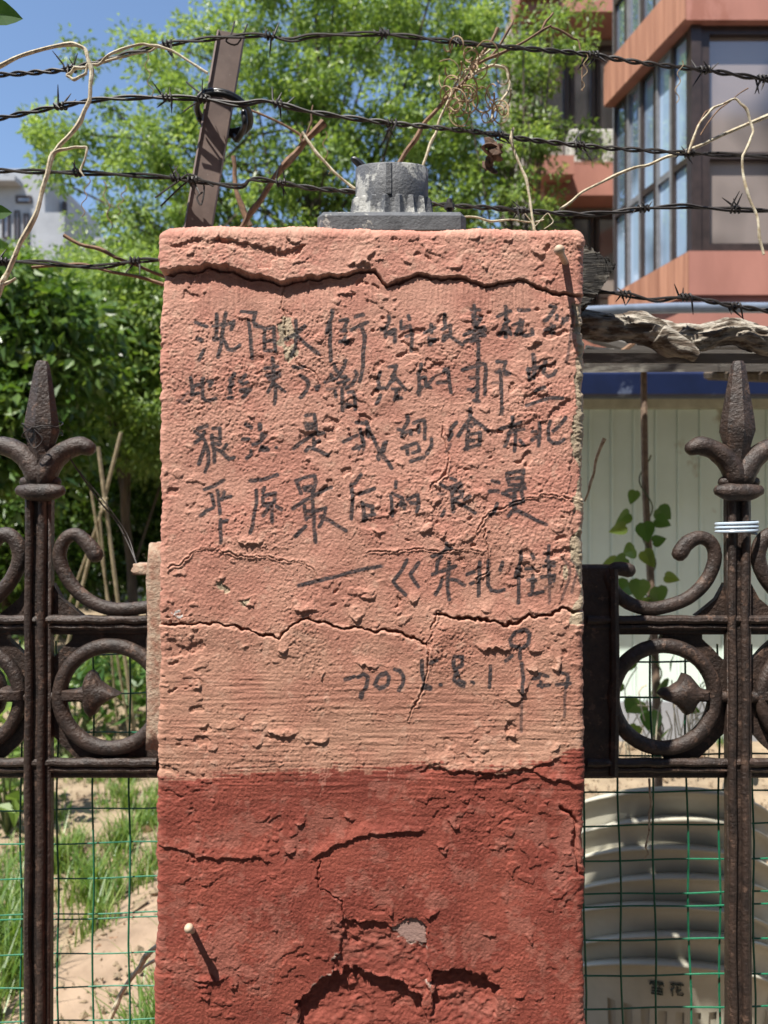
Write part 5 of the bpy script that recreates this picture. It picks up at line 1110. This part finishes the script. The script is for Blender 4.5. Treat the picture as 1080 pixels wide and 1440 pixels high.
for i in range(44):
    cx, cy = rgv.uniform(628, 708), rgv.uniform(60, 165); r0 = rgv.uniform(4, 22); a0 = rgv.uniform(0, 6.3); tr_ = rgv.uniform(2.5, 6)
    q = [P(cx+r0*(1-.4*t)*math.cos(a0+tr_*t), cy+r0*(1-.4*t)*1.3*math.sin(a0+tr_*t), 1.16+.03*math.sin(a0+t*3)) for t in np.linspace(0, 1, 9)]; mb.tube(q, rgv.uniform(.0007, .0015), seg=5, smooth=2)
tag(mb.build('tendril_tangle', M['tendril']), 'tangle of fine dry tendrils caught on the top wires above the lamp base', 'tendrils', kind='stuff')
mb = MB()
for (x0, y0, L_) in ((122, 250, 55), (150, 255, 70), (172, 262, 40), (212, 75, 60), (958, 85, 60), (463, 185, 60), (818, 75, 52)):
    q = [P(x0+3*math.sin(t*16)+6*math.sin(t*2+x0), y0+L_*t, 1.15) for t in np.linspace(0, 1, 30)]; mb.tube(q, .0007, seg=4, smooth=1)
tag(mb.build('hanging_tendrils', M['tendril']), 'fine coiled tendrils hanging from the wires', 'tendrils', kind='stuff')
stalk('dry_twig', [([(668, 92), (700, 77), (735, 60), (762, 43), (775, 36)], 1.18, .0028, .0022), ([(762, 43), (768, 30), (778, 18)], 1.18, .0024, .0018), ([(775, 38), (800, 50), (813, 57), (819, 80), (819, 128)], 1.18, .0022, .0010), ([(690, 80), (715, 42), (722, 28)], 1.18, .0024, .0016)], 'twig', 'forked twig reaching up right from the top wire above the lamp base', 'twig')
stalk('dry_vine', [([(785, 300), (790, 293), (819, 270), (867, 246), (912, 232), (955, 216), (1009, 193), (1080, 163), (1130, 142)], 1.2, .0020, .0036)], 'vine', 'long straight straw coloured stalk slanting across the right wires')
stalk('dry_vine', [([(968, 215), (973, 200), (985, 172), (1003, 152), (1033, 139), (1050, 154), (1059, 184), (1052, 205), (1044, 222), (1050, 267), (1064, 302), (1068, 335), (1074, 358)], 1.12, .0018, .0024)], 'vine', 'pale hooked vine arching over the right wires near the bay window')
stalk('dry_twig', [([(970, 212), (980, 180), (992, 158), (1000, 153)], 1.14, .0018, .0012), ([(985, 190), (1010, 155), (1030, 140), (1052, 124)], 1.14, .0012, .001)], 'twig', 'fine brown twigs in the crook of the right hooked vine', 'twig')
stalk('dry_vine', [([(640, 306), (690, 311), (740, 312), (765, 309)], 1.16, .0020, .0014), ([(738, 300), (752, 318), (770, 300), (778, 312), (765, 322)], 1.15, .0010, .0008)], 'vine', 'short pale vine lying along the pillar top right of the lamp base')
stalk('dry_vine', [([(822, 705, 1.3), (830, 680, 1.3), (838, 648, 1.3), (850, 617, 1.3)], 1.3, .0022, .0036)], 'vine', 'cut white stalk leaning out from behind the pillar beside the shed wall', 'stalk')
stalk('dry_vine', [([(913, 1095), (916, 1130), (913, 1165), (908, 1190), (912, 1200), (906, 1208)], 1.14, .0022, .0012)], 'vine', 'pale bent tendril hanging in front of the stacked chairs')
stalk('dry_vine', [([(150, 1460), (163, 1415), (185, 1375), (205, 1345), (228, 1325)], 1.3, .0045, .0055), ([(195, 1368), (215, 1352), (230, 1345)], 1.32, .003, .003)], 'vine', 'pale woody stem at the bottom left beside the pillar foot')
# withered leaf clump
mb = MB(); rgv = random.Random(9)
for i in range(9):
    c = P(692+rgv.uniform(-7, 7), 218+rgv.uniform(-14, 16), 1.15+rgv.uniform(-.01, .01)); q = [c+Vector((rgv.uniform(-.012, .012), rgv.uniform(-.01, .01), rgv.uniform(-.016, .012))) for _ in range(4)]
    mb.tube(q, [.002, .0075, .006, .0015], seg=7, flat=.4, smooth=3, jit=.3)
tag(mb.build('withered_leaf', M['deadleaf']), 'crumpled brown dead leaf hanging from the second wire above the lamp base', 'dead leaf')
# green leaves poking in at the left edge
for (px, py, sz, ang, lab) in ((-14, 14, 40, -72, 'single green leaf poking in at the top left corner'), (-8, 298, 22, -80, 'small green leaf tip at the left edge beside the pale flats')):
    o = bpy.data.objects.new('green_leaf', hm); COL.objects.link(o); o.location = P(px, py, 1.0); o.scale = [sz/F]*3; o.rotation_euler = (R(-20), R(90+ang+70), R(10)); tag(o, lab, 'leaf')

# timber and log right of the pillar
def bark_log(name, pts, rad, d, m_, label, seed, amp=.18, seg=40, cat='log', sub=14, knots=()):
    pw_ = PP(pts, d); q = []; rr = []
    for i in range(len(pw_)-1):
        p0 = pw_[max(i-1, 0)]; p1 = pw_[i]; p2 = pw_[i+1]; p3 = pw_[min(i+2, len(pw_)-1)]
        for k in range(sub):
            t = k/sub; q.append(.5*((2*p1)+(p2-p0)*t+(2*p0-5*p1+4*p2-p3)*t*t+(3*p1-p0-3*p2+p3)*t**3)); rr.append(rad[i]*(1-t)+rad[i+1]*t)
    q.append(pw_[-1]); rr.append(rad[-1]); n = len(q)
    rg = np.random.default_rng(seed); A = rg.normal(size=(n, seg)); fx = np.fft.rfftfreq(seg)[None]; fz = np.fft.fftfreq(n)[:, None]
    a = np.fft.irfft2(np.fft.rfft2(A)*np.exp(-((fx*9)**2+(fz*20)**2)*2), s=(n, seg)); a /= a.std()
    A = rg.normal(size=(n, seg)); b2 = np.fft.irfft2(np.fft.rfft2(A)*np.exp(-((fx*3.6)**2+(fz*14)**2)*2), s=(n, seg)); b2 /= b2.std(); b2 = np.where(b2 > .1, .6+.25*b2, b2*.8-.1)
    V = []; T = (q[-1]-q[0]).normalized(); U = Vector((0, 0, 1)); U = (U-T*U.dot(T)).normalized(); W = T.cross(U)
    for i in range(n):
        for k in range(seg):
            an = 2*math.pi*k/seg; r_ = rr[i]*(1+amp*.5*np.clip(a[i, k], -1.4, 1.4)+amp*.60*b2[i, k]); V.append(q[i]+W*math.cos(an)*r_+U*math.sin(an)*r_)
    Fc = [(i*seg+k, i*seg+(k+1) % seg, (i+1)*seg+(k+1) % seg, (i+1)*seg+k) for i in range(n-1) for k in range(seg)]+[tuple(range(seg))[::-1], tuple((n-1)*seg+k for k in range(seg))]
    o = mesh(name, V, Fc, m_); tag(o, label, cat); return o
lg = bark_log('rough_log', [(740, 452), (800, 456), (850, 460), (905, 462), (945, 478), (985, 476), (1030, 466), (1080, 480), (1200, 490)], [.022, .022, .021, .023, .025, .022, .019, .021, .022], 1.2, M['bark'], 'thick grey barked log lying level right of the pillar under the lowest wire', 4, sub=34, seg=80)
o = bark_log('stub', [(925, 470), (945, 482), (965, 492), (980, 501)], [.016, .015, .013, .008], 1.18, M['bark'], None, 6, sub=12, seg=24); o.parent = lg; 
for k in ('category',): 
    if k in o: del o[k]
tm = MB()
a = P(780, 340, 1.13); q2 = [P(770, 338, 1.12), P(824, 344, 1.12), P(866, 372, 1.12), P(846, 404, 1.12), P(824, 432, 1.12), P(770, 432, 1.12)]
import bmesh as _bm
bm = _bm.new(); vs = [bm.verts.new(v) for v in q2]; fc = bm.faces.new(vs); r = _bm.ops.extrude_face_region(bm, geom=[fc]); _bm.ops.translate(bm, verts=[g for g in r['geom'] if isinstance(g, _bm.types.BMVert)], vec=(0, .07, 0))
_bm.ops.subdivide_edges(bm, edges=bm.edges[:], cuts=7, use_grid_fill=True); _bm.ops.triangulate(bm, faces=bm.faces[:]); _bm.ops.subdivide_edges(bm, edges=bm.edges[:], cuts=2, use_grid_fill=True)
rg = np.random.default_rng(8)
for v in bm.verts: v.co += Vector((rg.normal()*.0008, rg.normal()*.0008, .0022*math.sin(v.co.z*900+v.co.x*60)+rg.normal()*.0007))
_bm.ops.recalc_face_normals(bm, faces=bm.faces[:])
me = bpy.data.meshes.new('timber_end'); bm.to_mesh(me); bm.free(); me.materials.append(M['char']); o = bpy.data.objects.new('timber_end', me); COL.objects.link(o); tag(o, 'blackened timber end jutting out behind the top right corner of the pillar', 'timber')
